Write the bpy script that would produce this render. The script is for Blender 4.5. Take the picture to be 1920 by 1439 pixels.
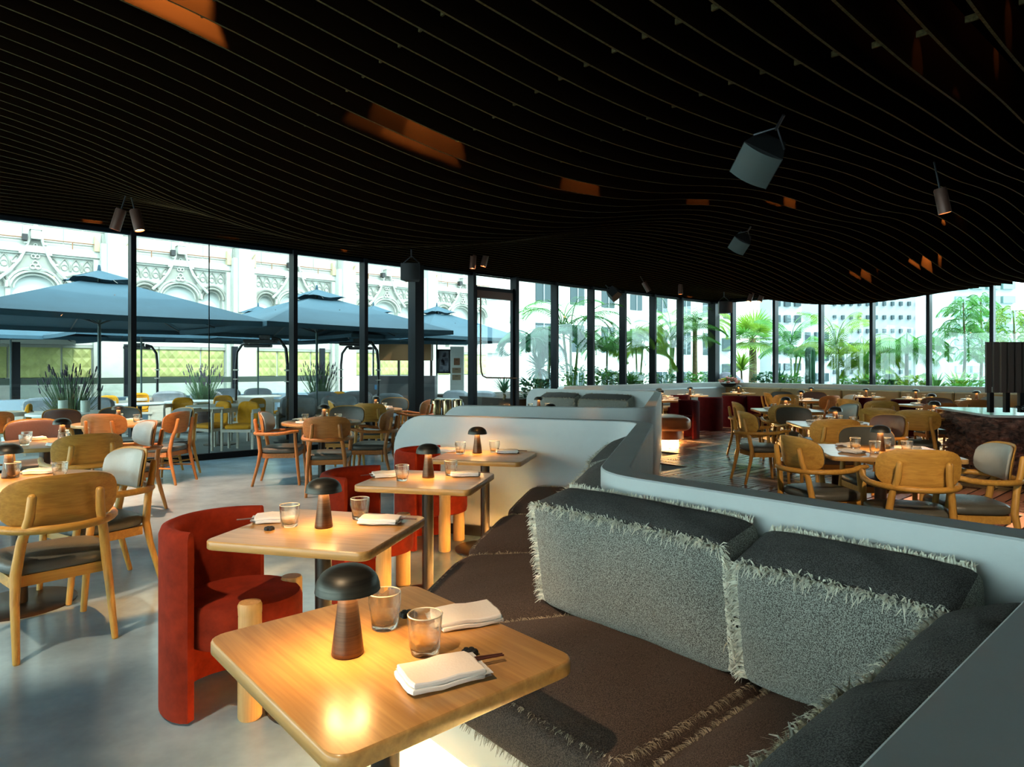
import bpy, math, random
from math import sin, cos, pi, radians, sqrt
random.seed(7)
for o in list(bpy.data.objects): bpy.data.objects.remove(o)
SC = bpy.context.scene; COL = SC.collection
# ------------------------------------------------ camera, world, sun, exposure
F, HZ, EH = 1230.0, 690.0, 1.45            # focal length (px of a 1920 frame), horizon row, eye height
cam = bpy.data.cameras.new('camera'); camo = bpy.data.objects.new('camera', cam); COL.objects.link(camo)
cam.sensor_width = 36; cam.lens = 36 * F / 1920
cam.shift_y = -(719.5 - HZ) / 1920
camo.location = (0, 0, EH); camo.rotation_euler = (pi / 2, 0, 0); cam.clip_end = 600; cam.clip_start = .05
SC.camera = camo
vs = SC.view_settings
SC.display_settings.display_device = 'sRGB'
vs.view_transform = 'Standard'; vs.look = 'None'; vs.exposure = 1.0; vs.gamma = 1; vs.use_curve_mapping = False
w = bpy.data.worlds.new('sky'); SC.world = w; w.use_nodes = True
bg = w.node_tree.nodes['Background']; bg.inputs[0].default_value = (.71, .92, 1.0, 1); bg.inputs[1].default_value = 4.0
sun = bpy.data.lights.new('sun', 'SUN'); sun.energy = 2.0; sun.angle = radians(1.5); sun.color = (1, .97, .9)
suno = bpy.data.objects.new('sun', sun); COL.objects.link(suno)
TH = radians(41.5); CT, ST = cos(TH), sin(TH)
# sun stands high behind the building, shining onto the facade across the terrace
suno.rotation_euler = (radians(42), 0, TH + radians(12))

def R(s, t, z=0.0): return (CT * s - ST * t, ST * s + CT * t, z)       # room grid -> world
def rs(x, y): return (CT * x + ST * y, -ST * x + CT * y)
def at(px, py, z):                                                       # pixel + height -> world
    Y = F * (EH - z) / (py - HZ); return ((px - 960) / F * Y, Y, z)
def atY(px, Y, z=0.0): return ((px - 960) / F * Y, Y, z)
def onT(px, t):
    u = (px - 960) / F; Y = t / (CT - ST * u); return (u * Y, Y)
def onS(px, s):
    u = (px - 960) / F; Y = s / (ST + CT * u); return (u * Y, Y)

# ------------------------------------------------ mesh helpers
def v3(a): return (a[0], a[1], a[2])
class MB:
    def __init__(s): s.v = []; s.f = []; s.sm = []; s.mi = []; s.cm = 0
    def add(s, vs_, fs, sm=False):
        b = len(s.v); s.v += vs_
        for q in fs: s.f.append([i + b for i in q]); s.sm.append(sm); s.mi.append(s.cm)
    def box(s, c, d, rz=0.0, rx=0.0, ch=0.0):
        hx, hy, hz = d[0] / 2, d[1] / 2, d[2] / 2
        if ch > 0:
            P = []
            for zz, k in ((-hz, ch), (-hz + ch, 0), (hz - ch, 0), (hz, ch)):
                a, b_ = hx - k, hy - k; q = ch if k == 0 else 0
                P += [(-a + q, -b_, zz), (a - q, -b_, zz), (a, -b_ + q, zz), (a, b_ - q, zz), (a - q, b_, zz), (-a + q, b_, zz), (-a, b_ - q, zz), (-a, -b_ + q, zz)] if q else [(-a, -b_, zz), (a, -b_, zz), (a, -b_, zz), (a, b_, zz), (a, b_, zz), (-a, b_, zz), (-a, b_, zz), (-a, -b_, zz)]
            fs = [[7, 6, 5, 4, 3, 2, 1, 0], list(range(24, 32))]
            for r in range(3):
                for i in range(8):
                    j = (i + 1) % 8; fs.append([r * 8 + i, r * 8 + j, r * 8 + 8 + j, r * 8 + 8 + i])
        else:
            P = [(x, y, z) for z in (-hz, hz) for x, y in ((-hx, -hy), (hx, -hy), (hx, hy), (-hx, hy))]
            fs = [[3, 2, 1, 0], [4, 5, 6, 7], [0, 1, 5, 4], [1, 2, 6, 5], [2, 3, 7, 6], [3, 0, 4, 7]]
        cr, sr, cz, sz = cos(rx), sin(rx), cos(rz), sin(rz); Q = []
        for x, y, z in P:
            y, z = y * cr - z * sr, y * sr + z * cr
            Q.append((c[0] + x * cz - y * sz, c[1] + x * sz + y * cz, c[2] + z))
        s.add(Q, fs)
    def tube(s, P, r, n=8, cap=True, round_end=False, flat=1.0):
        P = [v3(p) for p in P]; L = len(P); rr = r if isinstance(r, (list, tuple)) else [r] * L
        rr = list(rr)
        if round_end:
            for end in (0, -1):
                a, b = (P[0], P[1]) if end == 0 else (P[-1], P[-2]); r0 = rr[end]
                d = [a[i] - b[i] for i in range(3)]; l = sqrt(sum(x * x for x in d)) or 1; d = [x / l for x in d]
                for k in (.6, .95):
                    q = tuple(a[i] + d[i] * r0 * k * .8 for i in range(3)); rk = r0 * sqrt(1 - k * k)
                    if end == 0: P.insert(0, q); rr.insert(0, rk)
                    else: P.append(q); rr.append(rk)
            L = len(P)
        V = []; up = None
        for i in range(L):
            a = P[max(i - 1, 0)]; b = P[min(i + 1, L - 1)]
            d = [b[k] - a[k] for k in range(3)]; l = sqrt(sum(x * x for x in d)) or 1; d = [x / l for x in d]
            if up is None: up = (0, 0, 1) if abs(d[2]) < .9 else (0, 1, 0)
            x = (d[1] * up[2] - d[2] * up[1], d[2] * up[0] - d[0] * up[2], d[0] * up[1] - d[1] * up[0])
            l = sqrt(sum(q * q for q in x)) or 1; x = [q / l for q in x]
            y = (d[1] * x[2] - d[2] * x[1], d[2] * x[0] - d[0] * x[2], d[0] * x[1] - d[1] * x[0])
            up = (-y[0], -y[1], -y[2])
            for k in range(n):
                A = 2 * pi * k / n; ca, sa = cos(A) * rr[i], sin(A) * rr[i] * flat
                V.append(tuple(P[i][j] + x[j] * ca + y[j] * sa for j in range(3)))
        fs = [[i * n + k, i * n + (k + 1) % n, (i + 1) * n + (k + 1) % n, (i + 1) * n + k] for i in range(L - 1) for k in range(n)]
        if cap: fs += [list(range(n))[::-1], [(L - 1) * n + k for k in range(n)]]
        s.add(V, fs, True)
    def lathe(s, prof, n=16, c=(0, 0, 0), fl=None):
        V = []; L = len(prof)
        for i, (r, z) in enumerate(prof):
            for k in range(n):
                A = 2 * pi * k / n; q = r if not fl else fl(r, z, A)
                V.append((c[0] + q * cos(A), c[1] + q * sin(A), c[2] + z))
        fs = [[i * n + k, i * n + (k + 1) % n, (i + 1) * n + (k + 1) % n, (i + 1) * n + k] for i in range(L - 1) for k in range(n)]
        if prof[0][0] > 0: fs.append(list(range(n))[::-1])
        if prof[-1][0] > 0: fs.append([(L - 1) * n + k for k in range(n)])
        s.add(V, fs, True)
    def prism(s, poly, z0, z1, sm=False):
        n = len(poly); V = [(x, y, z0) for x, y in poly] + [(x, y, z1) for x, y in poly]
        s.add(V, [list(range(n))[::-1], list(range(n, 2 * n))]); s.add(V, [[i, (i + 1) % n, n + (i + 1) % n, n + i] for i in range(n)], sm)
    def grid(s, fn, nu, nv, sm=True, wrap=False):
        V = [fn(i / (nu - (0 if wrap else 1)), j / (nv - 1)) for j in range(nv) for i in range(nu)]
        m = nu if wrap else nu - 1
        s.add([v3(p) for p in V], [[j * nu + i, j * nu + (i + 1) % nu, (j + 1) * nu + (i + 1) % nu, (j + 1) * nu + i] for j in range(nv - 1) for i in range(m)], sm)
    def build(s, name, mat, parent=None, loc=None, sharp=True):
        me = bpy.data.meshes.new(name); me.from_pydata(s.v, [], s.f)
        me.polygons.foreach_set('use_smooth', s.sm)
        mats = mat if isinstance(mat, (list, tuple)) else [mat]
        for m_ in mats: me.materials.append(m_)
        if len(mats) > 1: me.polygons.foreach_set('material_index', s.mi)
        if sharp and any(s.sm):
            try: me.set_sharp_from_angle(angle=radians(50))
            except Exception: pass
        me.update()
        o = bpy.data.objects.new(name, me); COL.objects.link(o)
        if loc: o.location = loc
        if parent: o.parent = parent
        return o
def tag(o, label=None, cat=None, group=None, kind=None):
    if label: o['label'] = label
    if cat: o['category'] = cat
    if group: o['group'] = group
    if kind: o['kind'] = kind
    return o
def thing(name, label, cat, loc=(0, 0, 0), rz=0.0, group=None):
    o = bpy.data.objects.new(name, None); COL.objects.link(o); o.empty_display_size = .1
    o.location = loc; o.rotation_euler = (0, 0, rz); return tag(o, label, cat, group)
KIDS = {}
def dup(root, loc, rz, label, group=None, sc=None, cat=None):
    if root.name not in KIDS: KIDS[root.name] = [(c, list(c.children)) for c in root.children if c.type != 'LIGHT']
    r = root.copy(); COL.objects.link(r); r.location = loc; r.rotation_euler = (0, 0, rz)
    if sc: r.scale = (sc,) * 3 if not isinstance(sc, tuple) else sc
    tag(r, label, cat, group)
    for c, gs in KIDS[root.name]:
        d = c.copy(); COL.objects.link(d); d.parent = r
        for g in gs:
            e = g.copy(); COL.objects.link(e); e.parent = d
    return r
PROTO = {}
def place(key, maker, loc, rz, label, cat, group=None, sc=None):
    """first use builds the thing, every later one copies it with its parts"""
    if key not in PROTO:
        o = maker(); PROTO[key] = o; o.location = loc; o.rotation_euler = (0, 0, rz)
        if sc: o.scale = (sc,) * 3 if not isinstance(sc, tuple) else sc
        return tag(o, label, cat, group)
    o = dup(PROTO[key], loc, rz, label, group, None, cat)
    o.scale = (1, 1, 1) if not sc else ((sc,) * 3 if not isinstance(sc, tuple) else sc)
    return o

# ------------------------------------------------ materials
def mat(name, col, rough=.5, metal=0.0, spec=.5, noise=None, bump=None, emit=None, sheen=0.0, alpha=None, coat=0.0, dark=None):
    """noise=(scale, amount, stretch) darkens/lightens; bump=(scale, strength)"""
    m = bpy.data.materials.new(name); m.use_nodes = True; N = m.node_tree; b = N.nodes['Principled BSDF']
    b.inputs['Base Color'].default_value = (*col, 1); b.inputs['Roughness'].default_value = rough
    b.inputs['Metallic'].default_value = metal; b.inputs['Specular IOR Level'].default_value = spec
    if sheen: b.inputs['Sheen Weight'].default_value = sheen; b.inputs['Sheen Tint'].default_value = (*[min(1, c * 2 + .1) for c in col], 1)
    if coat: b.inputs['Coat Weight'].default_value = coat; b.inputs['Coat Roughness'].default_value = .15
    if emit: b.inputs['Emission Color'].default_value = (*emit[0], 1); b.inputs['Emission Strength'].default_value = emit[1]
    tc = N.nodes.new('ShaderNodeTexCoord')
    if noise:
        mp = N.nodes.new('ShaderNodeMapping'); mp.inputs['Scale'].default_value = noise[2] if len(noise) > 2 else (1, 1, 1)
        nt = N.nodes.new('ShaderNodeTexNoise'); nt.inputs['Scale'].default_value = noise[0]; nt.inputs['Detail'].default_value = 5
        nt.inputs['Roughness'].default_value = .65
        cr = N.nodes.new('ShaderNodeValToRGB'); d = dark or [c * (1 - noise[1]) for c in col]; l = [min(1, c * (1 + noise[1] * .5)) for c in col]
        cr.color_ramp.elements[0].color = (*d, 1); cr.color_ramp.elements[1].color = (*l, 1)
        cr.color_ramp.elements[0].position = .32; cr.color_ramp.elements[1].position = .68
        N.links.new(tc.outputs['Object'], mp.inputs[0]); N.links.new(mp.outputs[0], nt.inputs[0])
        N.links.new(nt.outputs[0], cr.inputs[0]); N.links.new(cr.outputs[0], b.inputs['Base Color'])
    if bump:
        nb = N.nodes.new('ShaderNodeTexNoise'); nb.inputs['Scale'].default_value = bump[0]; nb.inputs['Detail'].default_value = 4
        bm = N.nodes.new('ShaderNodeBump'); bm.inputs['Strength'].default_value = bump[1]; bm.inputs['Distance'].default_value = .01 if len(bump) < 3 else bump[2]
        N.links.new(tc.outputs['Object'], nb.inputs[0]); N.links.new(nb.outputs[0], bm.inputs['Height']); N.links.new(bm.outputs[0], b.inputs['Normal'])
    return m
def weave(name, a, c, sc=260):
    """coarse two-yarn woven cloth"""
    m = mat(name, a, .95, spec=.1, sheen=.2); N = m.node_tree; b = N.nodes['Principled BSDF']
    tc = N.nodes.new('ShaderNodeTexCoord')
    n1 = N.nodes.new('ShaderNodeTexVoronoi'); n1.inputs['Scale'].default_value = sc
    n2 = N.nodes.new('ShaderNodeTexNoise'); n2.inputs['Scale'].default_value = sc * .55; n2.inputs['Detail'].default_value = 2
    n3 = N.nodes.new('ShaderNodeTexNoise'); n3.inputs['Scale'].default_value = 6; n3.inputs['Detail'].default_value = 3
    cr = N.nodes.new('ShaderNodeValToRGB'); cr.color_ramp.elements[0].position = .42; cr.color_ramp.elements[1].position = .60
    cr.color_ramp.elements[0].color = (*c, 1); cr.color_ramp.elements[1].color = (*a, 1)
    bm = N.nodes.new('ShaderNodeBump'); bm.inputs['Strength'].default_value = .5; bm.inputs['Distance'].default_value = .003
    b2 = N.nodes.new('ShaderNodeBump'); b2.inputs['Strength'].default_value = .35; b2.inputs['Distance'].default_value = .03
    for q in (n1, n2, n3): N.links.new(tc.outputs['Object'], q.inputs[0])
    N.links.new(n2.outputs[0], cr.inputs[0]); N.links.new(cr.outputs[0], b.inputs['Base Color'])
    N.links.new(n3.outputs[0], b2.inputs['Height']); N.links.new(b2.outputs[0], bm.inputs['Normal'])
    N.links.new(n1.outputs[0], bm.inputs['Height']); N.links.new(bm.outputs[0], b.inputs['Normal'])
    return m
def wood(name, a, d, rough=.4, sc=1.0, axis=0, coat=0.0, ring=True):
    """grain running along local x (axis 0) / z (axis 2)"""
    m = mat(name, a, rough, coat=coat, spec=.4); N = m.node_tree; b = N.nodes['Principled BSDF']
    tc = N.nodes.new('ShaderNodeTexCoord'); mp = N.nodes.new('ShaderNodeMapping')
    st = [14 * sc] * 3; st[axis] = 1.1 * sc; mp.inputs['Scale'].default_value = st
    n1 = N.nodes.new('ShaderNodeTexNoise'); n1.inputs['Scale'].default_value = 1.6; n1.inputs['Detail'].default_value = 6; n1.inputs['Distortion'].default_value = 1.2
    mp2 = N.nodes.new('ShaderNodeMapping'); s2 = [90 * sc] * 3; s2[axis] = 3 * sc; mp2.inputs['Scale'].default_value = s2
    n2 = N.nodes.new('ShaderNodeTexNoise'); n2.inputs['Scale'].default_value = 1.5; n2.inputs['Detail'].default_value = 3
    mx = N.nodes.new('ShaderNodeMath'); mx.operation = 'MULTIPLY_ADD'; mx.inputs[1].default_value = .65
    m3 = N.nodes.new('ShaderNodeMath'); m3.operation = 'MULTIPLY'; m3.inputs[1].default_value = .35
    cr = N.nodes.new('ShaderNodeValToRGB'); cr.color_ramp.elements[0].position = .36; cr.color_ramp.elements[1].position = .62
    cr.color_ramp.elements[0].color = (*d, 1); cr.color_ramp.elements[1].color = (*a, 1)
    N.links.new(tc.outputs['Object'], mp.inputs[0]); N.links.new(tc.outputs['Object'], mp2.inputs[0])
    N.links.new(mp.outputs[0], n1.inputs[0]); N.links.new(mp2.outputs[0], n2.inputs[0])
    N.links.new(n2.outputs[0], m3.inputs[0]); N.links.new(n1.outputs[0], mx.inputs[0]); N.links.new(m3.outputs[0], mx.inputs[2])
    N.links.new(mx.outputs[0], cr.inputs[0]); N.links.new(cr.outputs[0], b.inputs['Base Color'])
    return m
def glassmat(name, tint=(.93, .98, .97), refl=.10, rough=0.0):
    m = bpy.data.materials.new(name); m.use_nodes = True; N = m.node_tree; N.nodes.clear()
    o = N.nodes.new('ShaderNodeOutputMaterial'); t = N.nodes.new('ShaderNodeBsdfTransparent'); t.inputs[0].default_value = (*tint, 1)
    g = N.nodes.new('ShaderNodeBsdfGlossy'); g.inputs['Roughness'].default_value = rough
    lw = N.nodes.new('ShaderNodeLayerWeight'); lw.inputs[0].default_value = .5
    pw = N.nodes.new('ShaderNodeMath'); pw.operation = 'POWER'; pw.inputs[1].default_value = 5; N.links.new(lw.outputs['Facing'], pw.inputs[0])
    fr = N.nodes.new('ShaderNodeMath'); fr.operation = 'MULTIPLY_ADD'; fr.inputs[1].default_value = .55; fr.inputs[2].default_value = .035; N.links.new(pw.outputs[0], fr.inputs[0])
    x = N.nodes.new('ShaderNodeMixShader'); N.links.new(fr.outputs[0], x.inputs[0]); N.links.new(t.outputs[0], x.inputs[1]); N.links.new(g.outputs[0], x.inputs[2])
    N.links.new(x.outputs[0], o.inputs[0]); return m
def tumbler_mat(name):
    m = bpy.data.materials.new(name); m.use_nodes = True; N = m.node_tree; N.nodes.clear()
    o = N.nodes.new('ShaderNodeOutputMaterial'); t = N.nodes.new('ShaderNodeBsdfTransparent'); t.inputs[0].default_value = (.97, .98, .96, 1)
    g = N.nodes.new('ShaderNodeBsdfGlass'); g.inputs['IOR'].default_value = 1.45; g.inputs['Color'].default_value = (1, .99, .96, 1)
    x = N.nodes.new('ShaderNodeMixShader'); x.inputs[0].default_value = .8
    N.links.new(t.outputs[0], x.inputs[1]); N.links.new(g.outputs[0], x.inputs[2]); N.links.new(x.outputs[0], o.inputs[0]); return m
def leafmat(name, a, d, tr=.35):
    m = mat(name, a, .5, noise=(3, .4), dark=d); N = m.node_tree; b = N.nodes['Principled BSDF']
    o = N.nodes['Material Output']; t = N.nodes.new('ShaderNodeBsdfTranslucent'); t.inputs[0].default_value = (a[0] * 1.3, a[1] * 1.2, a[2], 1)
    x = N.nodes.new('ShaderNodeMixShader'); x.inputs[0].default_value = tr
    N.links.new(b.outputs[0], x.inputs[1]); N.links.new(t.outputs[0], x.inputs[2]); N.links.new(x.outputs[0], o.inputs[0]); return m

OAK = wood('oak_honey', (.60, .32, .060), (.42, .20, .034), .42, 1.0)
OAKV = wood('oak_honey_upright', (.62, .34, .07), (.46, .22, .04), .4, 1.0, 2)
OAKO = wood('oak_orange', (.52, .20, .045), (.38, .13, .025), .42, 1.0)
OAKOV = wood('oak_orange_upright', (.53, .21, .05), (.38, .13, .025), .42, 1.0, 2)
TOPW = wood('oak_table_top', (.60, .34, .115), (.44, .23, .07), .30, 1.0, 0, .15)
EDGEW = wood('oak_leg', (.66, .40, .16), (.52, .29, .10), .5, 1.0, 2)
LEATH = mat('grey_leather', (.085, .088, .072), .42, bump=(60, .15), noise=(4, .15))
LEATHL = mat('pale_grey_leather', (.36, .38, .34), .38, bump=(60, .12), noise=(4, .12))
LEATHB = mat('brown_leather', (.17, .085, .06), .42, bump=(60, .15), noise=(4, .15))
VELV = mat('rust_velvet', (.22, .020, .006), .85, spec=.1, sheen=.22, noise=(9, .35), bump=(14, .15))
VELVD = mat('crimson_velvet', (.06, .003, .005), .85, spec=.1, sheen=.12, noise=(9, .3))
TAN = mat('tan_leather', (.33, .23, .10), .5, noise=(3, .15))
TANB = mat('cognac_leather', (.34, .13, .05), .35, noise=(3, .2))
BRONZE = mat('brushed_bronze', (.13, .075, .045), .38, metal=.85, noise=(3, .45, (1, 1, 40)))
BRONZD = mat('dark_bronze', (.075, .07, .055), .42, metal=.75, noise=(3, .4, (1, 1, 30)))
POLE = mat('brown_black_steel', (.045, .03, .02), .38, metal=.5)
BLACK = mat('black_steel', (.012, .013, .016), .35, metal=.3)
BLACKM = mat('black_matte', (.01, .01, .01), .6)
MULL = mat('window_frame_paint', (.005, .007, .010), .45, spec=.2)
FIN = mat('ceiling_felt_shaded', (.011, .006, .003), .95, spec=.0)  # fin sides: shade between the fins put into a near-black colour
FINE = mat('ceiling_felt_lit', (.085, .066, .028), .95, spec=.05, noise=(60, .5))  # lighter copy of the felt, bounce light from below put into the colour
SLAB = mat('ceiling_void', (.002, .002, .002), .95, spec=0)
CONC = mat('polished_concrete', (.30, .43, .51), .20, spec=.5, noise=(1.6, .3), bump=(7, .05, .02))
PLAST = mat('partition_plaster', (.62, .64, .61), .62, spec=.3, noise=(2.5, .06), bump=(90, .04))
PLASTW = mat('partition_cream', (.66, .58, .46), .6)
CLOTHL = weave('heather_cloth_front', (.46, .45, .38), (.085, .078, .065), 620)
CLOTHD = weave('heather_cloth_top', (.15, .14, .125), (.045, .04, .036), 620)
CLOTHS = weave('brown_seat_cloth', (.14, .095, .072), (.05, .034, .026), 620)
FRNG = mat('cream_fringe', (.80, .74, .58), .9, noise=(30, .35))
FRNGD = mat('brown_fringe', (.42, .33, .22), .9, noise=(30, .4))
LINEN = mat('white_linen', (.90, .88, .83), .85, bump=(160, .1))
CHINA = mat('white_china', (.75, .78, .78), .2, coat=.5)
GLOW = mat('lamp_diffuser', (1, .75, .4), .5, emit=((1, .54, .19), 68))
STRIP = mat('led_strip', (1, .7, .3), .5, emit=((1, .52, .16), 130))
SPOTE = mat('spot_lens', (1, .6, .3), .5, emit=((1, .48, .18), 14))
PANE = glassmat('window_glass', (.93, .985, .97))
TUMB = tumbler_mat('tumbler_glass')
HERR = mat('dark_brown_plank', (.075, .038, .030), .27, spec=.5, noise=(5, .35, (1, 8, 1)))
HERR2 = mat('dark_brown_plank_b', (.105, .058, .046), .31, spec=.5, noise=(5, .35, (1, 8, 1)))
PALEP = mat('pale_inlay_plank', (.62, .42, .30), .3, spec=.5, noise=(5, .15, (1, 8, 1)), coat=.3)
ROCK = mat('rough_red_brown_rock', (.24, .10, .065), .8, noise=(9, .85), dark=(.018, .009, .008), bump=(12, 1.0, .08))
RIMG = mat('tumbler_highlight', (.9, .82, .6), .08, .0, spec=1.0, coat=1.0)  # pale gold colour paints the highlights along the top of each glass
MARB = mat('pale_polished_stone', (.7, .72, .66), .12, noise=(3, .12))
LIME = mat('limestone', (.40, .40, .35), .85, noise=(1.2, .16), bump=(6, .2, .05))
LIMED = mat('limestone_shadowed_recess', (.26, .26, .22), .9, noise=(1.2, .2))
RUST = mat('rusty_pipe', (.22, .10, .05), .7)
YGRN = mat('yellow_green_tile', (.33, .34, .11), .6, noise=(2.2, .35))
CANV = mat('slate_blue_canvas', (.022, .063, .09), .9, noise=(2, .12), bump=(60, .1))
PALEW = mat('bleached_teak', (.50, .46, .38), .6, noise=(4, .15, (1, 1, 8)))
YCUS = mat('mustard_cushion', (.66, .28, .004), .9, noise=(4, .25))
GCUS = mat('grey_outdoor_cushion', (.25, .28, .31), .9, noise=(4, .2))
WTOP = mat('white_stone_top', (.62, .66, .63), .4)
DECK = mat('terrace_paving', (.23, .27, .27), .7, noise=(1.5, .15))
WALLW = mat('white_render', (.55, .57, .54), .9, noise=(1, .05))
WING = mat('dark_window_glass', (.028, .05, .055), .35, spec=.25)
TOWER = mat('grey_concrete_tower', (.25, .27, .28), .9, noise=(.5, .1))
TOWB = mat('pale_tower', (.38, .42, .43), .9)
LEAF = leafmat('palm_leaf', (.085, .29, .05), (.03, .12, .02))
LEAFB = leafmat('blue_green_leaf', (.03, .15, .075), (.01, .07, .035), .15)
LEAFY = leafmat('yellow_green_leaf', (.19, .34, .035), (.08, .19, .02))
TRUNK = mat('palm_trunk', (.16, .13, .06), .9, noise=(12, .5), bump=(20, .5))
STEMG = mat('green_stem', (.20, .35, .10), .7)
LAV = mat('lavender_stem', (.06, .12, .05), .8)
LAVF = mat('lavender_flower', (.07, .05, .08), .9)
SOIL = mat('planter_soil', (.03, .022, .015), 1.0)
# ------------------------------------------------ ceiling relief: height of the fin bottoms on the room grid
CZ="""343 342 337 329 319 310 307 307 308 307 305 302 298 295 293 293 293 297 302 307 313 318 323 328
347 347 345 337 323 309 307 309 310 310 308 307 306 304 304 304 303 306 311 315 320 324 329 333
349 351 351 345 331 315 309 308 307 308 308 311 316 319 322 322 320 320 321 323 326 329 333 337
350 351 352 348 340 325 313 307 306 310 312 318 329 338 342 342 340 334 330 329 330 332 335 339
350 351 351 348 342 331 320 315 317 323 329 336 341 350 355 353 347 339 332 329 330 332 335 339
350 350 351 348 342 334 321 311 310 318 331 339 340 344 353 352 346 336 326 322 324 327 332 339
350 350 350 349 345 333 313 299 296 304 322 335 339 343 348 347 340 328 316 309 311 319 328 338
350 350 350 351 347 330 306 290 288 295 313 331 339 343 344 342 334 321 306 295 298 311 326 339
350 350 350 351 349 331 303 283 282 294 315 332 340 342 342 340 332 319 303 291 292 307 326 341
350 350 350 352 352 335 305 287 291 305 322 335 340 342 342 340 334 324 310 299 298 311 328 343
349 349 349 349 348 340 325 315 319 326 334 340 342 343 344 343 340 333 325 317 315 323 335 346
348 347 347 346 344 345 345 341 345 343 344 345 344 345 345 345 345 342 339 337 336 339 344 350
346 346 346 346 345 346 348 347 348 347 347 346 346 346 346 346 346 347 347 347 346 347 349 353
346 346 346 346 346 346 346 346 347 346 346 346 346 346 346 346 346 346 347 346 346 346 349 353
346 346 346 346 346 346 346 346 346 346 346 346 346 346 346 346 346 346 346 346 346 346 349 353"""
CZ = [[int(a) / 100 for a in l.split()] for l in CZ.strip().split('\n')]
def cubic(p, x):
    return p[1] + .5 * x * (p[2] - p[0] + x * (2 * p[0] - 5 * p[1] + 4 * p[2] - p[3] + x * (3 * (p[1] - p[2]) + p[3] - p[0])))
def cz(s, t):
    x = min(max(s + 4, 0), 22.999); y = min(max(t + 2, 0), 13.999); i, j = int(x), int(y); r = []
    for jj in (j - 1, j, j + 1, j + 2):
        row = CZ[min(max(jj, 0), 14)]; r.append(cubic([row[min(max(k, 0), 23)] for k in (i - 1, i, i + 1, i + 2)], x - i))
    return cubic(r, y - j)
ZT, TW, SW = 3.46, 10.93, 17.9        # head of the glazing, glazing planes t = TW and s = SW
PT = 1.02                             # top of the partitions and sills

# ------------------------------------------------ ground, floors
def quad(name, P, m, kind='structure', parent=None, label=None):
    b = MB(); b.add([v3(p) for p in P], [list(range(len(P)))]); o = b.build(name, m, parent)
    if not parent: tag(o, label, None, None, kind)
    return o
b = MB(); b.box((0, 0, -.06), (1, 1, .1)); 
def slab(name, s0, s1, t0, t1, z0, z1, m, label=None, parent=None):
    b = MB(); P = [R(s0, t0), R(s1, t0), R(s1, t1), R(s0, t1)]; b.prism([(p[0], p[1]) for p in P], z0, z1)
    o = b.build(name, m, parent)
    if not parent: tag(o, label, None, None, 'structure')
    return o
FLOOR = slab('floor', -9, SW, -6, TW, -.1, 0, CONC, 'polished grey concrete floor of the dining room')
slab('terrace_floor', -25, SW + .3, TW, 23.5, -.14, -.02, DECK, 'grey paving of the outdoor terrace')
slab('street_ground', -60, 140, -60, 140, -9.2, -9, DECK, 'street level far below the terrace')
# wood floor right of the partitions: brown planks laid in zigzag courses with pale inlay courses
WOODP = [(.52, 2.66), (1.12, 5.35), (1.58, 7.0), (2.68, 11.7), (.6, 14.2), R(11.0, TW)[:2], R(SW, TW)[:2], R(SW, -2)[:2], R(2.16, -2)[:2], R(2.16, 1.7)[:2]]
def inside(x, y, P):
    c = False; n = len(P)
    for i in range(n):
        (x1, y1), (x2, y2) = P[i], P[(i + 1) % n]
        if (y1 > y) != (y2 > y) and x < (x2 - x1) * (y - y1) / (y2 - y1) + x1: c = not c
    return c
WF = MB(); WF.prism(WOODP, .001, .003); WF = WF.build('wood_floor_bed', BLACKM, FLOOR)
A_, W_ = 1.05, .131
PL = []
for c in range(-90, 110):
    for k in range(-14, 22):
        for typ in (0, 1):
            s0, t0 = k * A_ + c * W_ + .2, k * A_ - c * W_ - .35
            if typ: s0, t0, ls, lt = s0 + A_, t0, W_, A_
            else: ls, lt = A_, W_
            x, y, _ = R(s0 + ls / 2, t0 + lt / 2)
            if not inside(x, y, WOODP) or y < 1 or abs(x) > y * .84 + .8: continue
            PL.append((x * x + y * y, s0, t0, ls, lt, c % 8 == 3, typ))
PL.sort()
far = MB(); far.cm = 0; meshes = {}
vis = [p for p in PL if True]
for i, (d, s0, t0, ls, lt, pale, typ) in enumerate(vis):
    g = .020
    if i < 290:
        key = (pale, typ, i % 2)
        if key not in meshes:
            b = MB(); b.box((0, 0, .009), (A_ - g, W_ - g, .012), 0, 0, .0015); ob = b.build('plank', PALEP if pale else (HERR if i % 2 else HERR2), FLOOR); meshes[key] = ob
        else: ob = meshes[key].copy(); COL.objects.link(ob)
        p = R(s0 + ls / 2, t0 + lt / 2); ob.location = p; ob.rotation_euler = (0, 0, TH + (pi / 2 if typ else 0)); ob.parent = FLOOR
    else:
        far.cm = 2 if pale else i % 2
        P = [R(s0 + g / 2, t0 + g / 2), R(s0 + ls - g / 2, t0 + g / 2), R(s0 + ls - g / 2, t0 + lt - g / 2), R(s0 + g / 2, t0 + lt - g / 2)]
        far.prism([(q[0], q[1]) for q in P], .006, .015)
o = far.build('far_planks', [HERR, HERR2, PALEP], FLOOR); o['kind'] = 'stuff'

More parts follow.
